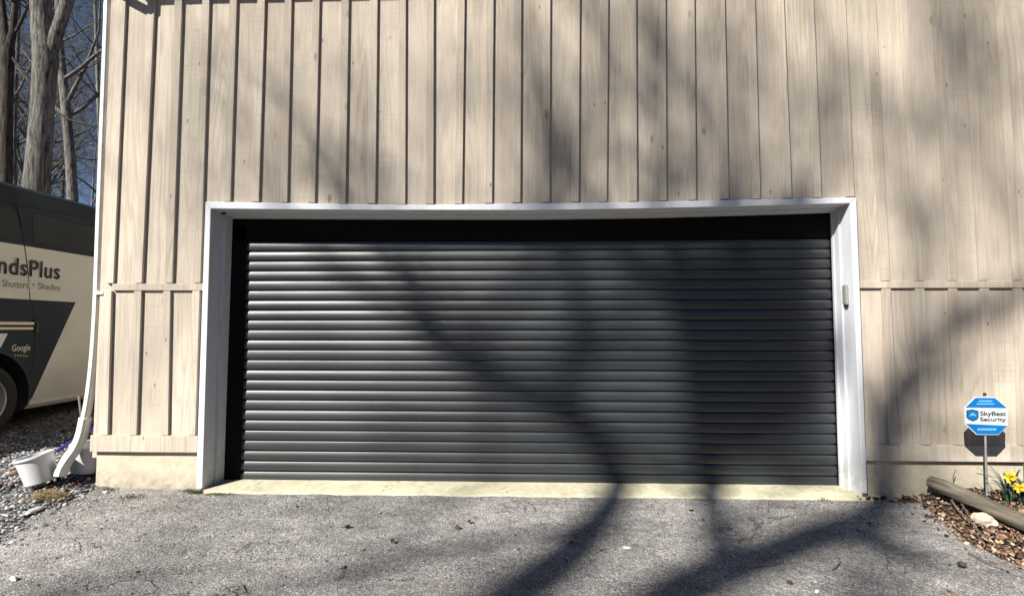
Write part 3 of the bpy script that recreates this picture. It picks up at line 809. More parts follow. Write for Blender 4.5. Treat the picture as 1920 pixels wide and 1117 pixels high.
for px, py, dx, dy, lab in ((440, 1035, 30, -20, 'dark twig on the asphalt in the lower left'), (455, 1095, 6, 14, 'short dark twig at the lower edge of the driveway'), (633, 1085, 10, -14, 'crooked black twig on the asphalt below the door'),
                       (1440, 970, 40, -4, 'thin straight twig on the asphalt near the right jamb'), (730, 962, 14, 3, 'tiny twig on the asphalt below the left part of the door'), (1560, 1068, 16, -16, 'curved twig at the lower right of the driveway'),
                       (1415, 1062, 55, -8, 'slender twig lying in the dark shadow on the asphalt')):
    stick([G(px, py, .006), G(px + dx * .5, py + dy * .5 + 2, .012), G(px + dx, py + dy, .006)], .0035, lab)

# tufts
def tuft(name, label, cat, spots, n, h, m, spread=.05, lean=.7, w=.0022):
    mb = MB()
    for cx, cy in spots:
        for _ in range(n):
            x = cx + random.gauss(0, spread); y = cy + random.gauss(0, spread * .45); a = random.uniform(0, 6.28); hh = h * random.uniform(.4, 1.1); ln = random.uniform(.1, lean) * hh * 1.3
            d = Vector((math.cos(a), math.sin(a), 0)); s_ = Vector((-d.y, d.x, 0)) * w; b0 = Vector((x, y, ground(x, y) - .002))
            m1 = b0 + d * ln * .4 + Vector((0, 0, hh * .7)); t1 = b0 + d * ln + Vector((0, 0, hh * random.uniform(.5, 1)))
            mb.tone = (random.random(), 0, 0); mb.add([b0 - s_, b0 + s_, m1 + s_ * .7, m1 - s_ * .7, t1], [(0, 1, 2, 3), (3, 2, 4)])
    return tag(mb.build(name, m, None, center=False), label, cat, kind='stuff')
gx = lambda px, py: (lambda p: (p.x, p.y))(atG(px, py))
tuft('straw', 'dry straw matted under the downspout mouth', 'straw', [gx(90, 925), gx(75, 935), gx(105, 930)], 150, .035, M['straw'], .05, 2.2)
tuft('weeds', 'low green weeds growing along the door sill and wall foot', 'weeds', [gx(360, 922), gx(372, 924), gx(350, 921), (gx(420, 928)[0], -.085), (gx(405, 926)[0], -.085), (gx(200, 920)[0], -.03), gx(250, 932), gx(1545, 938)], 55, .022, M['grass'], .03, 1.2)
tuft('dry_grass', 'sparse straw coloured grass bits on the asphalt', 'grass', [gx(270, 948), gx(300, 949), gx(820, 1100), gx(835, 1098), gx(1490, 975), gx(1500, 972)], 28, .012, M['straw'], .04, 2.5, .0015)

sb = []
while len(sb) < 70:
    x, y = random.uniform(2.3, 3.5), random.uniform(-1.1, -.08)
    if x > xr_edge(y) + .03: sb.append((x, y))
tuft('dead_stems', 'dry dead stems and needles mixed through the leaves of the bed', 'stems', sb, 9, .022, M['straw'], .04, 3.0, .0013)
tuft('pine_needles', 'fine pale plant litter caught along the door sill', 'litter', [(random.uniform(-2.2, 2.9), random.uniform(-.10, -.066)) for _ in range(34)], 7, .006, M['straw'], .02, 3.0, .001)

# ------------------------------------------------------------------ buckets and tools by the downspout
def bucket(name, base, tilt, label, h=.225, r0=.104, r1=.148):
    root = empty(name, base, label, 'bucket', 'white plastic buckets under the downspout')
    R4 = Euler(tilt).to_matrix().to_4x4()
    mb = MB(); mb.lathe([(.0005, 0), (r0 * .9, 0), (r0, .006), (r1 - .004, h - .03), (r1 - .003, h), (r1 - .007, h), (r0 - .004, .010), (.0005, .008)], 48, Matrix.Translation(base) @ R4)
    b = mb.build('body', M['bucket'], root, smooth=True)
    mb = MB(); mb.lathe([(r1 - .008, h + .004), (r1 + .004, h + .004), (r1 + .006, h), (r1 + .006, h - .010), (r1 + .002, h - .012), (r1 - .008, h - .002)], 48, Matrix.Translation(base) @ R4, close=True)
    mb.build('rim', M['bucket'], root, smooth=True)
    return root
b1 = atG(77, 912); b1 = Vector((b1.x, b1.y, ground(b1.x, b1.y) + .035))
bucket('bucket', b1, (math.radians(3), math.radians(-14), .3), 'white bucket leaning left on the gravel, left of the downspout', h=.195, r0=.088, r1=.108)
b2 = at(160, 893, .14); b2 = Vector((b2.x, .14, ground(b2.x, .14) + .02))
bucket('bucket', b2, (math.radians(3), math.radians(8), .3), 'white bucket half hidden between the downspout and the wall corner', h=.20, r0=.095, r1=.12)
a_, b_ = at(106, 846, .28), at(150, 815, .42)
stick([a_, a_.lerp(b_, .5), b_ + Vector((.12, .1, .08))], .016, 'blue plastic tool handle lying behind the buckets', 'tool_handle', M['blue'], cat='handle')
stick([at(147.5, 742, .2), at(150, 765, .2), at(153, 792, .2), at(158, 850, .2)], .007, 'thin grey metal stake standing behind the downspout', 'stake', M['steel'], cat='stake')
# dark soggy leaves pile below the spout
# ------------------------------------------------------------------ yard sign
sy = -.205
pb = at(1853, 932, sy); ptp = at(1849, 741, sy)
sign = empty('yard_sign', (pb.x, sy, pb.z), 'blue and white octagonal security sign on a thin metal post in front of the wall', 'sign')
q = lambda px, py, dy=0: XZ(at(px, py, sy + dy))
mb = MB(); mb.tube([Vector((pb.x, sy + .012, pb.z - .1)), Vector(((pb.x + ptp.x) / 2, sy + .012, (pb.z + ptp.z) / 2)), Vector((ptp.x, sy + .012, ptp.z + .006))], .0065, 10); mb.build('post', M['steel'], sign, smooth=True)
mb = MB(); mb.tube([Vector((ptp.x, sy + .01, ptp.z)), Vector((ptp.x, sy + .01, ptp.z + .014))], .009, 10); mb.build('post_cap', M['ink'], sign, smooth=True)
OCT = [(1808, 764), (1828, 744), (1866, 744.5), (1889.5, 765), (1889.5, 797), (1872, 815), (1831, 814.5), (1810, 796)]
o8 = [q(*p) for p in OCT][::-1]
mb = MB(); mb.hexa(o8, sy, sy + .004); panel = mb.build('panel', M['signwhite'], sign)
mb = MB(); mb.hexa([q(*p) for p in [(1810.5, 763.5), (1829, 745.3), (1865.5, 745.8), (1887.5, 764.5)]][::-1], sy - .0012, sy - .0002); mb.build('upper_band', M['signblue'], panel)
mb = MB(); mb.hexa([q(*p) for p in [(1811, 794), (1888.5, 797.5), (1871.5, 814), (1831.5, 813.3)]][::-1], sy - .0012, sy - .0002); mb.build('lower_band', M['signblue'], panel)
sh = [(1812, 769), (1823, 767), (1834.5, 770), (1834.5, 783), (1831, 786.5), (1824, 789.5), (1816, 786), (1812, 782)]
mb = MB(); mb.hexa([q(*p) for p in sh][::-1], sy - .0012, sy - .0002); em = mb.build('shield_emblem', M['signdark'], panel)
mb = MB(); cx, cy = 1823.3, 777.8
mb.hexa([q(cx + (a - cx) * .84, cy + (b - cy) * .84) for a, b in sh][::-1], sy - .002, sy - .0013); mb.build('shield_field', M['signblue'], em)
mb = MB(); mb.hexa([q(*p) for p in [(1817, 780), (1821, 774.5), (1824, 773.5), (1829, 777.5), (1830.5, 780), (1826, 779), (1823.5, 777), (1821, 779)]][::-1], sy - .003, sy - .0021); mb.build('peak_mark', M['signlight'], em)
def text(s, name, m, parent, origin, ux, uz, height, width=None, bold=0.0, nrm=None, extr=.0004, spacing=1.0):
    """flat lettering: origin = lower left, ux/uz unit vectors, cap height in metres, optional total width"""
    cu = bpy.data.curves.new(name, 'FONT'); cu.body = s; cu.size = 1; cu.offset = bold; cu.extrude = 0; cu.space_character = spacing
    t = bpy.data.objects.new(name, cu); C.objects.link(t)
    bpy.context.view_layer.update()
    me = bpy.data.meshes.new_from_object(t.evaluated_get(bpy.context.evaluated_depsgraph_get()))
    C.objects.unlink(t); bpy.data.objects.remove(t)
    xs = [v.co.x for v in me.vertices]; w0 = min(xs), max(xs)
    cap = .70; k = height / cap; kx = k if width is None else width / (w0[1] - w0[0])
    for v in me.vertices:
        p = origin + ux * ((v.co.x - w0[0]) * kx) + uz * (v.co.y * k); v.co = p
    me.materials.clear(); me.materials.append(m); me.name = name
    o = bpy.data.objects.new(name, me); C.objects.link(o)
    sd = o.modifiers.new('Solid', 'SOLIDIFY'); sd.thickness = extr; sd.offset = 0
    attach(o, parent); return o
def sign_text(s, px0, px1, pyb, pyt, m, name, bold):
    a = at(px0, pyb, sy - .0014); b = at(px1, pyb + .6, sy - .0014); c = at(px0, pyt, sy - .0014)
    text(s, name, m, panel, a, (b - a).normalized(), Vector((0, 0, 1)), c.z - a.z, (b - a).length, bold)
sign_text('SkyBest', 1838, 1886.5, 778.5, 770.5, M['signdark'], 'lettering', .02)
sign_text('Security', 1838, 1886.5, 789.0, 781.5, M['signdark'], 'lettering', .02)
def bars(x0, x1, y0, y1, nb):   # print too small to read in the photo: rows of short strokes
    mb = MB(); x = x0
    while x < x1:
        w = random.uniform(1.2, 2.6); mb.hexa([q(min(x + w, x1), y1), q(min(x + w, x1), y0), q(x, y0), q(x, y1)], sy - .0022, sy - .0013); x += w + .55
    return mb
for k, (a, b, c, d) in enumerate(((1835, 1860, 750.2, 753), (1831, 1864, 755.6, 758), (1832, 1868, 802.5, 806.2))):
    bars(a, b, c, d, 10).build('small_print', M['signlight'], panel)

# ------------------------------------------------------------------ daffodils
def daffodil(base, flowers, label, nl=14, seed=1, aim=None):
    random.seed(seed)
    root = empty('daffodil_plant', base, label, 'daffodil', 'daffodils by the wall')
    for k in range(nl):
        a = random.uniform(0, 6.28); hh = random.uniform(.15, .27); ln = random.uniform(.05, .2)
        d = Vector((math.cos(a), math.sin(a) * .6, 0)); s_ = Vector((-d.y, d.x, 0)).normalized() * .0065; mb = MB(); vs = []
        for i in range(8):
            t = i / 7; p = Vector(base) + d * (ln * t ** 1.5 + .008) + Vector((0, 0, hh * (1.35 * t - (.75 if k % 2 else .35) * t * t * (1.2 if ln > .13 else 1)))); p += Vector((random.gauss(0, .001), 0, 0))
            w = (1 - .75 * t ** 3); vs += [p - s_ * w, p + Vector((0, 0, -.002)), p + s_ * w]
        mb.tone = (random.random(), 0, 0); mb.add(vs, [(i * 3 + j, i * 3 + j + 1, i * 3 + j + 4, i * 3 + j + 3) for i in range(7) for j in range(2)])
        mb.build('leaf', M['daffleaf'], root, smooth='all')
    for f, fs in flowers:
        f = Vector(f); mb = MB(); b0 = Vector(base) + Vector((random.uniform(-.02, .02), 0, 0)); back = Vector((.0, .03, .004))
        mb.tube([b0, b0.lerp(f, .5) + Vector((0, .02, .02)), f + back * .8 + Vector((0, .008, .012)), f + back * .4], .0028, 6); mb.tone = (.6, 0, 0); stem = mb.build('stem', M['daffleaf'], root, smooth=True)
        nrm = Vector((-.25 + random.uniform(-.2, .2), -1, .05)).normalized(); R_ = nrm.to_track_quat('Z', 'Y').to_matrix().to_4x4(); T4 = Matrix.Translation(f) @ R_
        fl = MB()
        for k in range(6):
            a = k * PI / 3 + random.uniform(-.1, .1); rr = fs * random.uniform(.9, 1.1); w = fs * .42; vs = []
            for i in range(6):
                t = i / 5; ww = w * math.sin(PI * min(.97, t * .8 + .16)) ; x = rr * t + .004; zc_ = -.004 + .012 * math.sin(t * 2.2) - (.012 * t if k % 2 else .004 * t)
                for sx in (-1, 0, 1): vs.append(T4 @ Vector((x * math.cos(a) - sx * ww * math.sin(a), x * math.sin(a) + sx * ww * math.cos(a), zc_ + .004 * abs(sx))))
            fl.add(vs, [(i * 3 + j, i * 3 + j + 1, i * 3 + j + 4, i * 3 + j + 3) for i in range(5) for j in range(2)])
        fo = fl.build('flower', M['petal'], root, smooth='all')
        tr = MB(); k = fs / .038
        pr = [(.004 * k, 0), (.009 * k, .006 * k), (.011 * k, .016 * k), (.013 * k, .024 * k), (.019 * k, .031 * k), (.0175 * k, .031 * k), (.0115 * k, .023 * k), (.009 * k, .008 * k), (.001, .004)]
        tr.lathe(pr, 20, T4); tr.build('trumpet', M['trumpet'], fo, smooth='all')
    random.seed(seed + 50)
    return root
dz_ = lambda px, py, Y: (lambda p: Vector((p.x, Y, ground(p.x, Y) + .0)))(at(px, py, Y))
daffodil(dz_(1893, 945, -.24), [(at(1893, 894, -.27), .034)], 'daffodil with one large yellow flower right of the sign post', 34, 4)
daffodil(dz_(1925, 950, -.26), [(at(1912, 914, -.30), .030), (at(1904, 911, -.28), .018)], 'daffodil with small yellow flowers low at the right edge', 34, 9)
random.seed(21)

# ------------------------------------------------------------------ van
VX = -4.85
vz = ground(VX - .9, .9) 
zg = .135
van = empty('delivery_van', (VX - 1.0, 2.6, zg), 'tall van wrapped in dark slate and cream parked beside the garage', 'van')
def van_mat():
    m, nt, b = mat('van_wrap_slate_and_cream'); o = objc(nt)
    sx = nt.nodes.new('ShaderNodeSeparateXYZ'); L(nt, o, sx.inputs[0]); X_, Y_, Z_ = sx.outputs
    def gt(a, v): return math_(nt, 'GREATER_THAN', a, v)
    top = gt(Z_, 1.952)
    low = math_(nt, 'LESS_THAN', Z_, 1.432)
    dl = math_(nt, 'SUBTRACT', math_(nt, 'MULTIPLY_ADD', Z_, .444), 0.0)
    ma = nt.nodes.new('ShaderNodeMath'); ma.operation = 'MULTIPLY_ADD'; L(nt, Z_, ma.inputs[0]); ma.inputs[1].default_value = .444; ma.inputs[2].default_value = 1.138 - .361 * .444
    lf = math_(nt, 'LESS_THAN', Y_, ma.outputs[0])
    dark = math_(nt, 'MAXIMUM', top, math_(nt, 'MULTIPLY', low, lf))
    gr = gt(Y_, 4.6)
    n = noise_(nt, o, 2.0, 4); n2 = noise_(nt, mapping(nt, o, (1, 1, 2.2)), 1.6, 5)
    slate = mix(nt, 1.0, (.024, .032, .040), ramp(nt, n, (.3, .75), (.7, 1.2)), 'MULTIPLY')
    cream = mix(nt, 1.0, (.56, .555, .50), ramp(nt, n2, (.3, .84), (.7, 1.05)), 'MULTIPLY')
    dirt = ramp(nt, Z_, (.3, .6), (.62, 0))
    c = mix(nt, dark, cream, slate)
    c = mix(nt, math_(nt, 'MULTIPLY', ramp(nt, Z_, (.25, .5), (.7, 0)), .6), c, (.16, .13, .10))
    L(nt, c, b.inputs['Base Color']); b.inputs['Roughness'].default_value = .35
    L(nt, ramp(nt, dark, (0, .3), (1, .07)), b.inputs['Specular IOR Level'])
    return m
M['van'] = van_mat()
# section stations along y: (y, z_low, z_roof, half-width scale, top narrow, shoulder)
def vsec(y, zl, zr, hw, tn):
    """right half, from belly centre round to roof centre: list of (inset from x = VX outward, z)"""
    zb = min(1.55, zr - .25)
    R_ = [(1.0, zl + .02), (.12, zl + .0), (.03, zl + .02), (.006, zl + .06), (0.012, zl + .1), (0, zl + .13), (0, .85), (0, 1.2), (0, zb), (.02, zb + (zr - zb) * .4), (.05, zb + (zr - zb) * .75), (.075, zr - .12), (.10, zr - .05), (.16, zr - .012), (.35, zr + .012), (1.0, zr + .03)]
    return R_
ST = [(-.24, .40, 2.50, 1), (-.20, .36, 2.545, .55), (-.12, .35, 2.555, .2), (0, .35, 2.56, 0), (.5, .35, 2.565, 0), (.9, .35, 2.565, 0), (1.4, .35, 2.57, 0), (2.0, .36, 2.57, 0), (3.0, .36, 2.56, 0), (3.6, .36, 2.53, .0), (4.1, .36, 2.40, .1), (4.5, .36, 2.05, .25), (4.9, .36, 1.55, .4), (5.4, .36, 1.38, .6), (5.6, .38, 1.18, 1.1), (5.68, .42, .95, 1.6)]
mb = MB(); nP = len(vsec(0, .3, 2.5, 1, 0)); vs = []
for y, zl, zr, ins in ST:
    half = vsec(y, zl, zr, 1, 0); e = ins * .06
    ring = []
    for i_, z_ in half:
        i2 = i_ if i_ >= .99 else i_ + e
        z2 = min(z_, zr + .03); ring.append((VX - i2, y, z2))
    other = [(2 * (VX - 1.0) - x, yy, z_) for x, yy, z_ in ring[1:-1]][::-1]
    vs += ring + other
nr = 2 * nP - 2
mb.add(vs, [(i * nr + j, i * nr + (j + 1) % nr, (i + 1) * nr + (j + 1) % nr, (i + 1) * nr + j) for i in range(len(ST) - 1) for j in range(nr)] + [tuple(range(nr)), tuple((len(ST) - 1) * nr + j for j in range(nr - 1, -1, -1))])
body = mb.build('body', M['van'], van)
RW = at  # wheel position
wy, wz, wr = .72, zg + .355, .355
cut = bmesh.new()
for yy in (wy, wy + 3.75):
    for xx in (VX, VX - 2.0):
        r_ = bmesh.ops.create_cone(cut, cap_ends=True, segments=40, radius1=.43, radius2=.43, depth=.62, matrix=Matrix.Translation((xx, yy, wz + .03)) @ Matrix.Rotation(PI / 2, 4, 'Y'))
cme = bpy.data.meshes.new('cut'); cut.to_mesh(cme); cut.free(); co = bpy.data.objects.new('cut', cme); C.objects.link(co)
body.location = (0, 0, 0); body.parent = None
bo = body.modifiers.new('b', 'BOOLEAN'); bo.operation = 'DIFFERENCE'; bo.object = co; bo.solver = 'EXACT'
bpy.context.view_layer.update()
me2 = bpy.data.meshes.new_from_object(body.evaluated_get(bpy.context.evaluated_depsgraph_get())); body.modifiers.clear(); body.data = me2; me2.name = 'body'
bpy.data.objects.remove(co)
me2.polygons.foreach_set('use_smooth', [True] * len(me2.polygons)); me2.set_sharp_from_angle(angle=math.radians(32))
attach(body, van)
# wheels
for yy in (wy, wy + 3.75):
    for sx in (0, 1):
        cxw = VX - .115 if sx == 0 else VX - 1.885; T4 = Matrix.Translation((cxw, yy, wz)) @ Matrix.Rotation(PI / 2 if sx == 0 else -PI / 2, 4, 'Y')
        mb = MB(); mb.lathe([(.23, .10), (.30, .115), (.335, .10), (.355, .07), (.355, -.07), (.335, -.10), (.23, -.1)], 48, T4); w_ = mb.build('wheel', M['tyre'], van, smooth=True)
        mb = MB(); mb.lathe([(.232, .105), (.222, .100), (.205, .060), (.13, .055), (.10, .075), (.06, .085), (.055, .10), (.0, .10)], 40, T4)
        nf = len(mb.f)
        for k in range(10):
            a = k * PI / 5; mb.lathe([(.022, .0585), (.022, .062), (.0, .062)], 10, T4 @ Matrix.Translation((.168 * math.cos(a), .168 * math.sin(a), .001)))
        for k in range(6):
            a = k * PI / 3; mb.lathe([(.010, .055), (.010, .098), (.0, .098)], 8, T4 @ Matrix.Translation((.078 * math.cos(a), .078 * math.sin(a), .0)))
        rim = mb.build('rim', M['rim'], w_, smooth=True); rim.data.materials.append(M['ink'])
        for pl in rim.data.polygons:
            if pl.index >= nf: pl.material_index = 1
# wheel arch lips (visible side), moulding, seams
V_ = lambda px, py: atX(px, py, VX)
mb = MB(); arc = [Vector((VX + .004, wy + .43 * math.cos(a), wz + .03 + .43 * math.sin(a))) for a in [PI * (-.08 + 1.16 * i / 30) for i in range(31)] if wz + .03 + .43 * math.sin(a) > .37]
mb.tube(arc, .010, 6); mb.build('arch_lip', M['ink'], van, smooth=True)
zs1, zs2 = V_(30, 605).z, V_(30, 616).z; ye = V_(62, 610).y
mb = MB(); mb.tube([Vector((VX + .006, -.1, (zs1 + zs2) / 2 + .022)), Vector((VX + .006, ye - .01, (zs1 + zs2) / 2 + .022))], .017, 8); mb.tube([Vector((VX + .004, -.1, (zs1 + zs2) / 2 - .026)), Vector((VX + .004, ye - .01, (zs1 + zs2) / 2 - .026))], .014, 8); mb.build('side_moulding', M['chrome'], van, smooth=True)
mb = MB(); mb.tube([Vector((VX + .002, ye - .01, zs1 + .02)), Vector((VX + .002, ye + .035, zs1 - .0)), Vector((VX + .002, ye + .03, zs2 - .04))], .02, 8); mb.build('moulding_end', M['ink'], van, smooth=True)
def seam(pts, r=.0045):
    mb = MB(); mb.tube([Vector((VX + .0005 - (.0 if p.z < 1.55 else (p.z - 1.55) * .05), p.y, p.z)) for p in pts], r, 5); return mb.build('door_seam', M['ink'], van)
seam([V_(33, 345), V_(38, 370), V_(44, 410), V_(49, 455), V_(53, 500), V_(56, 560), V_(63, 580), V_(65, 610), V_(66, 650), V_(62, 690), V_(52, 700)])
seam([V_(-40, 356), V_(0, 372), V_(36, 381), V_(100, 393), V_(180, 408)], .004)
seam([V_(-40, 443), V_(0, 450), V_(60, 459), V_(120, 467), V_(170, 474)], .006)
# dark glass let into the upper side
for ya, yb in ((.12, 1.03), (1.13, 1.98), (2.1, 3.2)):
    mb = MB(); f_ = [(VX - .020, ya, 2.0), (VX - .020, yb, 2.0), (VX - .046, yb, 2.30), (VX - .046, ya, 2.30)]
    mb.add(f_ + [(x - .02, y, z) for x, y, z in f_], [(0, 1, 2, 3), (7, 6, 5, 4), (0, 4, 5, 1), (1, 5, 6, 2), (2, 6, 7, 3), (3, 7, 4, 0)]); mb.build('side_window', M['glass'], van, bevel=.008)
# small white graphic
mb = MB(); pg = [V_(-30, 626), V_(14, 625), V_(1, 651), V_(-30, 655)]
mb.add([Vector((VX + .003, p.y, p.z)) for p in pg] + [Vector((VX + .0005, p.y, p.z)) for p in pg], [(0, 1, 2, 3), (7, 6, 5, 4), (0, 4, 5, 1), (1, 5, 6, 2), (2, 6, 7, 3), (3, 7, 4, 0)]); mb.build('side_graphic', M['inkwhite'], van)
UY = Vector((0, 1, 0)); UZ = Vector((0, 0, 1))
def vtext(s, pxa, pxb, py_base, py_cap, m, name='lettering', bold=0.0, spacing=1.0):
    a = V_(pxa, py_base); b = V_(pxb, py_base + (pxb - pxa) * .07); c = V_(pxa, py_cap)
    a.x = VX + .002; text(s, name, m, van, a, UY, UZ, c.z - a.z, b.y - a.y, bold, spacing=spacing)
vtext('ndsPlus', -4, 112, 511, 478.5, M['ink'], 'lettering', .012, 1.08)
vtext('Shutters', 4, 53, 537, 523.5, M['inkgrey'], 'lettering', -.004)
mb = MB(); pd = V_(63, 534); mb.lathe([(.011, 0), (.011, .002), (0, .002)], 12, Matrix.Translation((VX, pd.y, pd.z)) @ Matrix.Rotation(PI / 2, 4, 'Y')); mb.build('dot', M['inkgrey'], van)
vtext('Shades', 71, 112, 541.5, 529.5, M['inkgrey'], 'lettering', -.004)
vtext('Google', 22, 56, 658, 646, M['inkwhite'], 'lettering', .0)
mb = MB(); pa, pz = V_(28, 666), V_(50, 667)
for k in range(5):
    cpt = pa.lerp(pz, k / 4); vs = []
    for j in range(10):
        r_ = .013 if j % 2 == 0 else .006; a = PI / 2 + j * PI / 5; vs.append((VX + .002, cpt.y + r_ * math.cos(a), cpt.z + r_ * math.sin(a)))
    mb.add(vs + [(VX + .0005, v[1], v[2]) for v in vs], [tuple(range(10)), tuple(range(19, 9, -1))] + [(j, 10 + j, 10 + (j + 1) % 10, (j + 1) % 10) for j in range(10)])
mb.build('stars', M['gold'], van)
# tail lamps, rear doors, windows, bumper, front
for sx in (0, 1):
    xa = VX - .10 if sx == 0 else VX - 1.98
    mb = MB(); mb.box(xa - .02, xa + .10, -.262, -.22, .95, 1.6); mb.build('tail_lamp', M['red'], van, bevel=.01)
    mb = MB(); mb.box(VX - .95 if sx == 0 else VX - 1.75, VX - .25 if sx == 0 else VX - 1.05, -.256, -.236, 1.55, 2.2); mb.build('rear_window', M['glass'], van, bevel=.02)
    mb = MB(); mb.box(VX - .5 + (0 if sx == 0 else -1.3), VX - .2 + (0 if sx == 0 else -1.3), 5.66, 5.72, .82, 1.0); mb.build('headlight', M['lamp'], van, bevel=.02)
mb = MB(); mb.box(VX - 1.98, VX - .02, -.36, -.22, .38, .6); mb.build('rear_bumper', M['ink'], van, bevel=.03)
mb = MB(); mb.add([(VX - .25, 4.14, 2.39), (VX - 1.75, 4.14, 2.39), (VX - 1.75, 4.91, 1.57), (VX - .25, 4.91, 1.57)], [(0, 1, 2, 3)]); ws = mb.build('windscreen', M['glass'], van); sd = ws.modifiers.new('s', 'SOLIDIFY'); sd.thickness = .03

# ------------------------------------------------------------------ trees
def branch(mb, p, d, ln, r, depth, bend=.25, nb=3, twig=.004, up=.15, spread=(.4, .95)):
    k = max(3, int(ln / .35) if depth > 1 else 3); pts = [p.copy()]; rad = [r]; q_ = p.copy(); dd = d.normalized(); starts = []
    for i in range(k):
        dd = (dd + Vector((random.gauss(0, bend), random.gauss(0, bend), random.gauss(0, bend) + up)) * .35).normalized()
        q_ = q_ + dd * (ln / k); pts.append(q_.copy()); rr = r * (1 - .62 * (i + 1) / k); rad.append(max(rr, twig * .5)); starts.append((q_.copy(), dd.copy(), rr, (i + 1) / k))
    mb.tube(pts, rad, 3 if r < .012 else (5 if r < .05 else 8), cap=False)
    if depth <= 0: return
    for i in range(nb):
        s_ = random.choice(starts[len(starts) // 3:]) if i else starts[-1]
        ax = Vector((random.gauss(0, 1), random.gauss(0, 1), random.gauss(0, 1))).normalized(); a = random.uniform(*spread) * (.5 if i == 0 else 1)
        nd = (Matrix.Rotation(a, 3, ax) @ s_[1]).normalized()
        branch(mb, s_[0], nd, ln * random.uniform(.5, .8), max(s_[2] * random.uniform(.55, .85), twig), depth - 1, bend, nb, twig, up, spread)
def tree(base, h, r, label, group=None, seed=0, depth=4, m='bark', name='bare_tree', path=None, rad=None, nb=3, start=.35, nlimb=9, twig=.004, extra=None, lean=(0, 0), limbr=.5):
    random.seed(seed); base = Vector(base)
    root = empty(name, base, label, 'tree', group)
    mb = MB()
    if path is None:
        path = []; rad = []; q_ = base - Vector((0, 0, .2)); dr = Vector((lean[0], lean[1], 1)).normalized()
        for i in range(15):
            t = i / 14; path.append(base + dr * h * t + Vector((.12 * noise.noise(Vector((seed, t * 3, 0))), .12 * noise.noise(Vector((t * 3, seed, 0))), -.2 if i == 0 else 0)) * (1 + 2 * t)); rad.append(r * (1.25 if i == 0 else 1) * (1 - .8 * t))
    mb.tube(path, rad, 16, cap=False)
    if extra:
        for pth, rd in extra: mb.tube(pth, rd, 12, cap=False)
    mb.build('trunk', M[m], root, smooth='all')
    cr = MB()
    allp = [(path, rad)] + (list(extra) if extra else [])
    for k in range(nlimb):
        pth, rd = allp[k % len(allp)]
        i = int(len(pth) * random.uniform(start, 1)); i = min(i, len(pth) - 1)
        a = random.uniform(0, 6.28); d = Vector((math.cos(a), math.sin(a), random.uniform(.2, 1.1)))
        branch(cr, Vector(pth[i]), d, h * random.uniform(.14, .26), max(rd[i] * limbr, .02), depth, nb=nb, twig=twig)
    cr.build('crown', M['twigs'], root, smooth='all')
    return root
def copy_tree(o, loc, rz, sc, label, group=None):
    c = o.copy(); C.objects.link(c); c.location = loc; c.rotation_euler = (0, 0, rz); c.scale = (sc,) * 3; c['label'] = label
    if group: c['group'] = group
    for ch in list(o.children):
        d = ch.copy(); C.objects.link(d); d.parent = c
    return c

# traced trunks seen over the van
def tr(pts, Y, f=1.0):   # (px centre, py, width px)
    P_ = []; R_ = []
    for px, py, w in pts:
        p = at(px, py, Y); dist = (p - CAM).length; P_.append(p); R_.append(w / 2 * (Y - CAM.y) / CF / f)
    return P_, R_
def grounded(P_, R_):
    b = P_[0]; gz = hill(b.x, b.y); return [Vector((b.x - .05, b.y, gz - .2)), Vector((b.x - .02, b.y, gz + .5))] + P_, [R_[0] * 1.25, R_[0] * 1.05] + R_
Y2 = 5.2
P_, R_ = tr([(68, 360, 44), (72, 300, 40), (78, 220, 37), (83, 150, 38), (86, 110, 42), (80, 60, 36), (76, 0, 34), (70, -120, 30), (66, -300, 26), (70, -600, 16), (60, -900, 6)], Y2)
E1, F1 = tr([(92, 108, 24), (104, 70, 22), (117, 30, 22), (130, -10, 21), (150, -90, 18), (170, -220, 15), (175, -420, 11), (200, -700, 5)], Y2)
P_, R_ = grounded(P_, R_)
tree((P_[0].x, Y2, hill(P_[0].x, Y2)), 16, .2, 'thick grey forked tree trunk rising behind the middle of the van', 'trees in the woods beyond the van', 3, 4, 'bark', path=P_, rad=R_, extra=[(E1, F1)], start=.62, nlimb=12)
Y1 = 7.5
P_, R_ = tr([(10, 360, 22), (11, 250, 21), (13, 150, 21), (15, 95, 22), (8, 60, 14), (2, 0, 12), (-8, -120, 10), (-20, -400, 6)], Y1)
E1, F1 = tr([(16, 100, 16), (24, 60, 12), (29, 0, 11), (34, -120, 9), (30, -400, 5)], Y1)
E2, F2 = tr([(30, 60, 6), (42, 35, 6), (55, 5, 5), (70, -60, 4), (80, -200, 3)], Y1)
E3, F3 = tr([(20, 105, 7), (40, 130, 6), (60, 158, 5), (100, 205, 4.5), (130, 225, 4), (190, 240, 3)], Y1)
P_, R_ = grounded(P_, R_)
tree((P_[0].x, Y1, hill(P_[0].x, Y1)), 15, .15, 'dark forked tree trunk at the far left edge above the van', 'trees in the woods beyond the van', 5, 4, 'bark2', path=P_, rad=R_, extra=[(E1, F1), (E2, F2), (E3, F3)], start=.6, nlimb=12)
Y3 = 9.5
P_, R_ = tr([(136, 370, 18), (132, 300, 17), (125, 220, 16), (118, 150, 15), (113, 95, 12), (110, 40, 11), (106, -60, 9), (108, -300, 6)], Y3)
E1, F1 = tr([(122, 200, 9), (140, 165, 7), (158, 130, 6), (170, 100, 5), (185, 60, 4), (190, -30, 3)], Y3)
P_, R_ = grounded(P_, R_)
tree((P_[0].x, Y3, hill(P_[0].x, Y3)), 13, .15, 'mottled leaning trunk between the thick forked tree and the garage corner', 'trees in the woods beyond the van', 8, 4, 'bark', path=P_, rad=R_, extra=[(E1, F1)], start=.4, nlimb=10)
Y4 = 13
P_, R_ = tr([(189, 370, 7), (187, 280, 6.5), (184, 180, 6), (181, 90, 6), (178, 0, 5.5), (176, -100, 5), (178, -400, 3)], Y4)
P_, R_ = grounded(P_, R_)
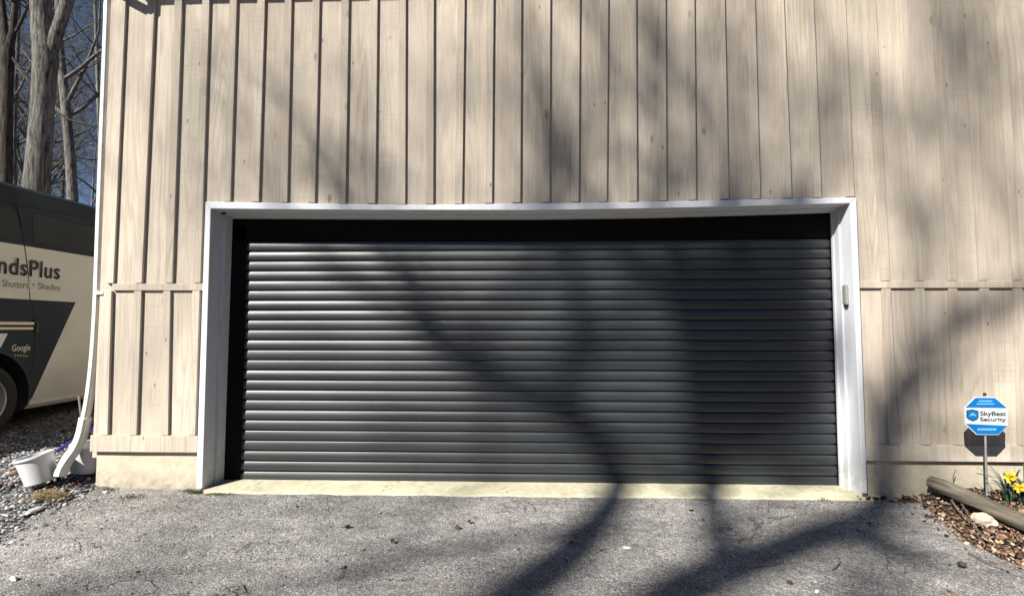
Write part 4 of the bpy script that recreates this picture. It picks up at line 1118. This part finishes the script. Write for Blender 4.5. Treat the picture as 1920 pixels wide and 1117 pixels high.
tree((P_[0].x, Y4, hill(P_[0].x, Y4)), 14, .07, 'slender pale straight trunk beside the garage corner', 'trees in the woods beyond the van', 12, 4, 'bark3', path=P_, rad=R_, start=.3, nlimb=9)
Y5 = 11
P_, R_ = tr([(27, 370, 9), (26, 280, 8), (28, 180, 8), (33, 80, 7), (36, 0, 6), (40, -200, 4)], Y5)
P_, R_ = grounded(P_, R_)
tree((P_[0].x, Y5, hill(P_[0].x, Y5)), 14, .07, 'thin grey trunk just right of the dark left edge tree', 'trees in the woods beyond the van', 14, 4, 'bark', path=P_, rad=R_, start=.3, nlimb=9)

protos = [tree((-13 - 2 * k, 15 + 3 * k, hill(-13 - 2 * k, 15 + 3 * k)), 13 + k * 1.5, .13 + .02 * k, 'bare grey woodland tree far behind the van', 'distant woodland trees', 30 + k, 4, ('bark', 'bark2', 'bark3')[k], start=.12, nlimb=18, twig=.006, limbr=.6) for k in range(3)]
random.seed(77)
cnt = 0
for k in range(32):
    px = random.uniform(-120, 260); Yd = random.uniform(13, 48)
    p = at(px, 400, Yd); o = protos[k % 3]
    copy_tree(o, (p.x, Yd, hill(p.x, Yd)), random.uniform(0, 6.28), random.uniform(.55, 1.15), 'bare grey woodland tree far behind the van')
for k in range(14):   # the rest of the wood, round the house
    a = random.uniform(0, 2 * PI); x = 26 * math.cos(a) + random.uniform(-4, 4); y = 30 + 10 * math.sin(a)
    copy_tree(protos[k % 3], (x, y, hill(x, y)), random.uniform(0, 6), random.uniform(.8, 1.2), 'bare grey woodland tree far behind the van')

for k in range(44):   # unseen woods on the added rise, put there to block sky light
    a = random.uniform(-PI * 1.0, .15); rr = random.uniform(38, 60); x = rr * math.cos(a); y = rr * math.sin(a) * .95
    if x < -20 and y > -20: continue
    copy_tree(protos[k % 3], (x, y, hill(x, y)), random.uniform(0, 6), random.uniform(.8, 1.1), 'bare woodland tree added out of view on the rise to block sky light', 'unseen trees added to block sky light')

# ------------------------------------------------------------------ trees across the drive: their trunks and boughs cast the shadows in the picture
def surf(px, py):
    """what the photo shows at this pixel: the wall / door plane or the drive"""
    if py > 932: return atG(px, py)
    if 395 < px < 1600 and 390 < py < 912: return at(px, py, YD)
    return at(px, py, 0)
def cast(pts, Yt, jit=.0):
    P_ = []; R_ = []
    for px, py, r in pts:
        s = surf(px, py); T = Yt + s.y + random.uniform(-jit, jit); P_.append(s + SUN * T); R_.append(r)
    return P_, R_
def smooth_path(P_, R_, n=4):
    oP, oR = [], []
    k = len(P_)
    for i in range(k - 1):
        p0 = P_[max(i - 1, 0)]; p1 = P_[i]; p2 = P_[i + 1]; p3 = P_[min(i + 2, k - 1)]
        for j in range(n):
            t = j / n
            oP.append(.5 * ((2 * p1) + (p2 - p0) * t + (2 * p0 - 5 * p1 + 4 * p2 - p3) * t * t + (3 * p1 - p0 - 3 * p2 + p3) * t ** 3)); oR.append(R_[i] + (R_[i + 1] - R_[i]) * t)
    return oP + [P_[-1]], oR + [R_[-1]]
def shadow_tree(Yt, main, boughs, label, seed, rbase=.3, twigs=14, tdepth=3, jit=.4):
    random.seed(seed)
    P_, R_ = cast(main, Yt); P_, R_ = smooth_path(P_, R_)
    b = P_[0]; gz = -.7; base = Vector((b.x - .5 , b.y - .3, gz))
    n = 8; st = [base.lerp(b, i / n) for i in range(n)]; sr = [rbase + (R_[0] - rbase) * i / n for i in range(n)]
    root = empty('bare_tree', base, label, 'tree', 'trees standing across the drive')
    mb = MB(); mb.tube(st + P_, sr + R_, 14, cap=False); mb.build('trunk', M['bark'], root, smooth='all')
    cr = MB(); tips = []
    for bo_ in boughs:
        Q, S = cast(bo_, Yt); Q, S = smooth_path(Q, S); cr.tube(Q, S, 8, cap=False)
        tips += [(Q[i], (Q[min(i + 1, len(Q) - 1)] - Q[i - 1]).normalized(), S[i]) for i in range(1, len(Q))]
    tips += [(P_[i], (P_[min(i + 1, len(P_) - 1)] - P_[i - 1]).normalized(), R_[i]) for i in range(len(P_) // 2, len(P_))]
    for k in range(twigs):
        p, d, r = random.choice(tips); ax = Vector((random.gauss(0, 1), random.gauss(0, 1), random.gauss(0, 1))).normalized()
        branch(cr, p, Matrix.Rotation(random.uniform(.4, 1.1), 3, ax) @ d, random.uniform(.7, 1.9), min(r * .5, .035), tdepth, twig=.006)
    cr.build('crown', M['twigs'], root, smooth='all')
    return root
shadow_tree(17, [(860, 1230, .17), (940, 1135, .165), (1020, 1075, .16), (1085, 1020, .15), (1130, 965, .13), (1150, 915, .115), (1140, 860, .11), (1095, 805, .105), (1030, 760, .10), (950, 720, .095), (880, 685, .085), (820, 640, .075), (760, 590, .06), (690, 545, .05), (630, 500, .04), (590, 470, .03), (520, 330, .02)],
            [[(1040, 765, .07), (1075, 700, .075), (1090, 620, .07), (1082, 540, .06), (1068, 470, .055), (1035, 300, .05), (1012, 170, .045), (1000, 40, .04)],
             [(880, 690, .05), (905, 620, .045), (960, 560, .04), (1010, 500, .035), (1060, 420, .03), (1130, 250, .025)],
             [(820, 640, .04), (760, 520, .03), (720, 440, .03), (650, 330, .03), (580, 230, .028), (470, 120, .025)],
             [(1120, 985, .05), (980, 1002, .04), (850, 1030, .032), (740, 1050, .02), (640, 1066, .012)]],
            'tall bare tree across the drive, its leaning bough reaching left', 41, twigs=26)
shadow_tree(16, [(1120, 1240, .17), (1220, 1150, .165), (1300, 1095, .16), (1380, 1060, .15), (1460, 1030, .145), (1540, 1000, .14), (1610, 972, .13), (1650, 945, .12), (1645, 880, .09), (1645, 820, .085), (1665, 760, .085), (1710, 690, .08), (1780, 625, .075), (1860, 580, .07), (1960, 530, .06), (2100, 470, .05)],
            [[(1350, 1075, .09), (1345, 1010, .085), (1338, 950, .085), (1335, 900, .13), (1325, 800, .14), (1315, 700, .135), (1300, 600, .12), (1280, 500, .10), (1262, 430, .08), (1245, 300, .06), (1222, 150, .055), (1210, 20, .05)],
             [(1315, 720, .09), (1390, 640, .10), (1450, 560, .09), (1500, 470, .07), (1540, 330, .03), (1565, 210, .025), (1590, 100, .02)],
             [(1320, 780, .16), (1390, 700, .20), (1460, 600, .20), (1510, 500, .13), (1540, 420, .03)],
             [(1325, 840, .13), (1420, 785, .16), (1510, 720, .15), (1560, 620, .09)],
             [(1295, 640, .14), (1345, 560, .17), (1400, 470, .12), (1420, 400, .03)],
             [(1300, 600, .07), (1240, 540, .07), (1180, 480, .06), (1130, 420, .05), (1090, 300, .04)],
             [(1540, 1000, .07), (1620, 1010, .07), (1700, 1035, .06), (1780, 1060, .05)],
             [(1710, 690, .035), (1700, 560, .03), (1715, 440, .025), (1670, 300, .02), (1650, 150, .015)]],
            'tall bare tree across the drive with a heavy low crotch', 43, twigs=30)
shadow_tree(26, [(300, 1330, .07), (60, 1230, .06), (20, 1130, .045), (100, 1105, .035), (220, 1090, .028), (330, 1075, .02), (400, 1060, .012)],
            [[(330, 1075, .02), (380, 1095, .02), (430, 1112, .015)]], 'bare tree across the drive at the far left', 47, twigs=6)
shadow_tree(34, [(2300, 900, .1), (2150, 700, .1), (2000, 480, .07), (1900, 330, .055), (1850, 180, .045), (1790, 40, .035), (1740, -80, .03)],
            [[(1900, 330, .05), (1800, 300, .045), (1700, 220, .04), (1600, 160, .03), (1500, 120, .03)],
             [(1850, 180, .04), (1900, 60, .04), (1940, -60, .03)],
             [(1600, 160, .03), (1420, 220, .03), (1300, 120, .03), (1150, 180, .03), (900, 130, .03), (760, 190, .03), (600, 120, .025)],
             [(900, 130, .03), (840, 260, .03), (700, 340, .028), (560, 250, .025), (440, 300, .025), (300, 230, .02)]],
            'bare tree across the drive at the far right', 53, twigs=30, tdepth=3)

shadow_tree(29, [(1560, 1400, .12), (1620, 1150, .12), (1700, 900, .09), (1765, 600, .065), (1758, 400, .055), (1775, 220, .05), (1750, 0, .04), (1700, -200, .03)],
            [[(1758, 420, .045), (1660, 330, .04), (1560, 300, .04), (1545, 180, .035), (1560, 20, .03)],
             [(1560, 300, .05), (1440, 420, .05), (1330, 390, .055), (1322, 260, .055), (1240, 120, .05), (1190, -30, .04)],
             [(1322, 300, .045), (1200, 320, .05), (1100, 420, .05), (1000, 380, .055), (984, 220, .06), (990, 20, .05)],
             [(1000, 400, .03), (900, 460, .03), (760, 400, .03), (650, 350, .04), (580, 265, .04), (500, 200, .035), (465, 100, .03), (440, -40, .025)],
             [(650, 350, .025), (480, 420, .025), (345, 320, .03), (340, 180, .03), (400, 30, .025)],
             [(345, 320, .03), (290, 560, .03), (230, 760, .03)]],
            'bare tree across the drive with long level boughs', 61, rbase=.25, twigs=16)

# ------------------------------------------------------------------ light, sky, camera
d = -SUN.normalized()
sun = bpy.data.lights.new('sun', 'SUN'); sun.energy = 5.0; sun.angle = math.radians(.5); sun.color = (1, .965, .905)
so = bpy.data.objects.new('sun', sun); C.objects.link(so); so.rotation_euler = d.to_track_quat('-Z', 'Y').to_euler(); so.location = (-20, -25, 30)
w = bpy.data.worlds.new('World'); bpy.context.scene.world = w; w.use_nodes = True; nt = w.node_tree
sk = nt.nodes.new('ShaderNodeTexSky'); sk.sky_type = 'NISHITA'; sk.sun_disc = False
el = math.atan2(SUN.z, math.hypot(SUN.x, SUN.y)); sk.sun_elevation = el; sk.sun_rotation = math.atan2(SUN.x, SUN.y) % (2 * PI)
sk.altitude = 2500; sk.air_density = .95; sk.dust_density = .1; sk.ozone_density = 3.0
L(nt, sk.outputs[0], nt.nodes['Background'].inputs[0]); nt.nodes['Background'].inputs[1].default_value = .05
cam = bpy.data.cameras.new('camera'); cam.sensor_width = 36; cam.sensor_fit = 'HORIZONTAL'; cam.lens = 36 * CF / 1920; cam.clip_end = 2000; cam.clip_start = .05
co = bpy.data.objects.new('camera', cam); C.objects.link(co); co.location = CAM
fwd = Vector((math.sin(YAW) * math.cos(PIT), math.cos(YAW) * math.cos(PIT), math.sin(PIT)))
co.rotation_euler = (PI / 2 + PIT, 0, -YAW)
sc = bpy.context.scene; sc.camera = co
vs_ = sc.view_settings; vs_.view_transform = 'Standard'; vs_.look = 'None'; vs_.gamma = 1; vs_.exposure = .85; vs_.use_curve_mapping = False
sc.cycles.max_bounces = 5; sc.cycles.diffuse_bounces = 1
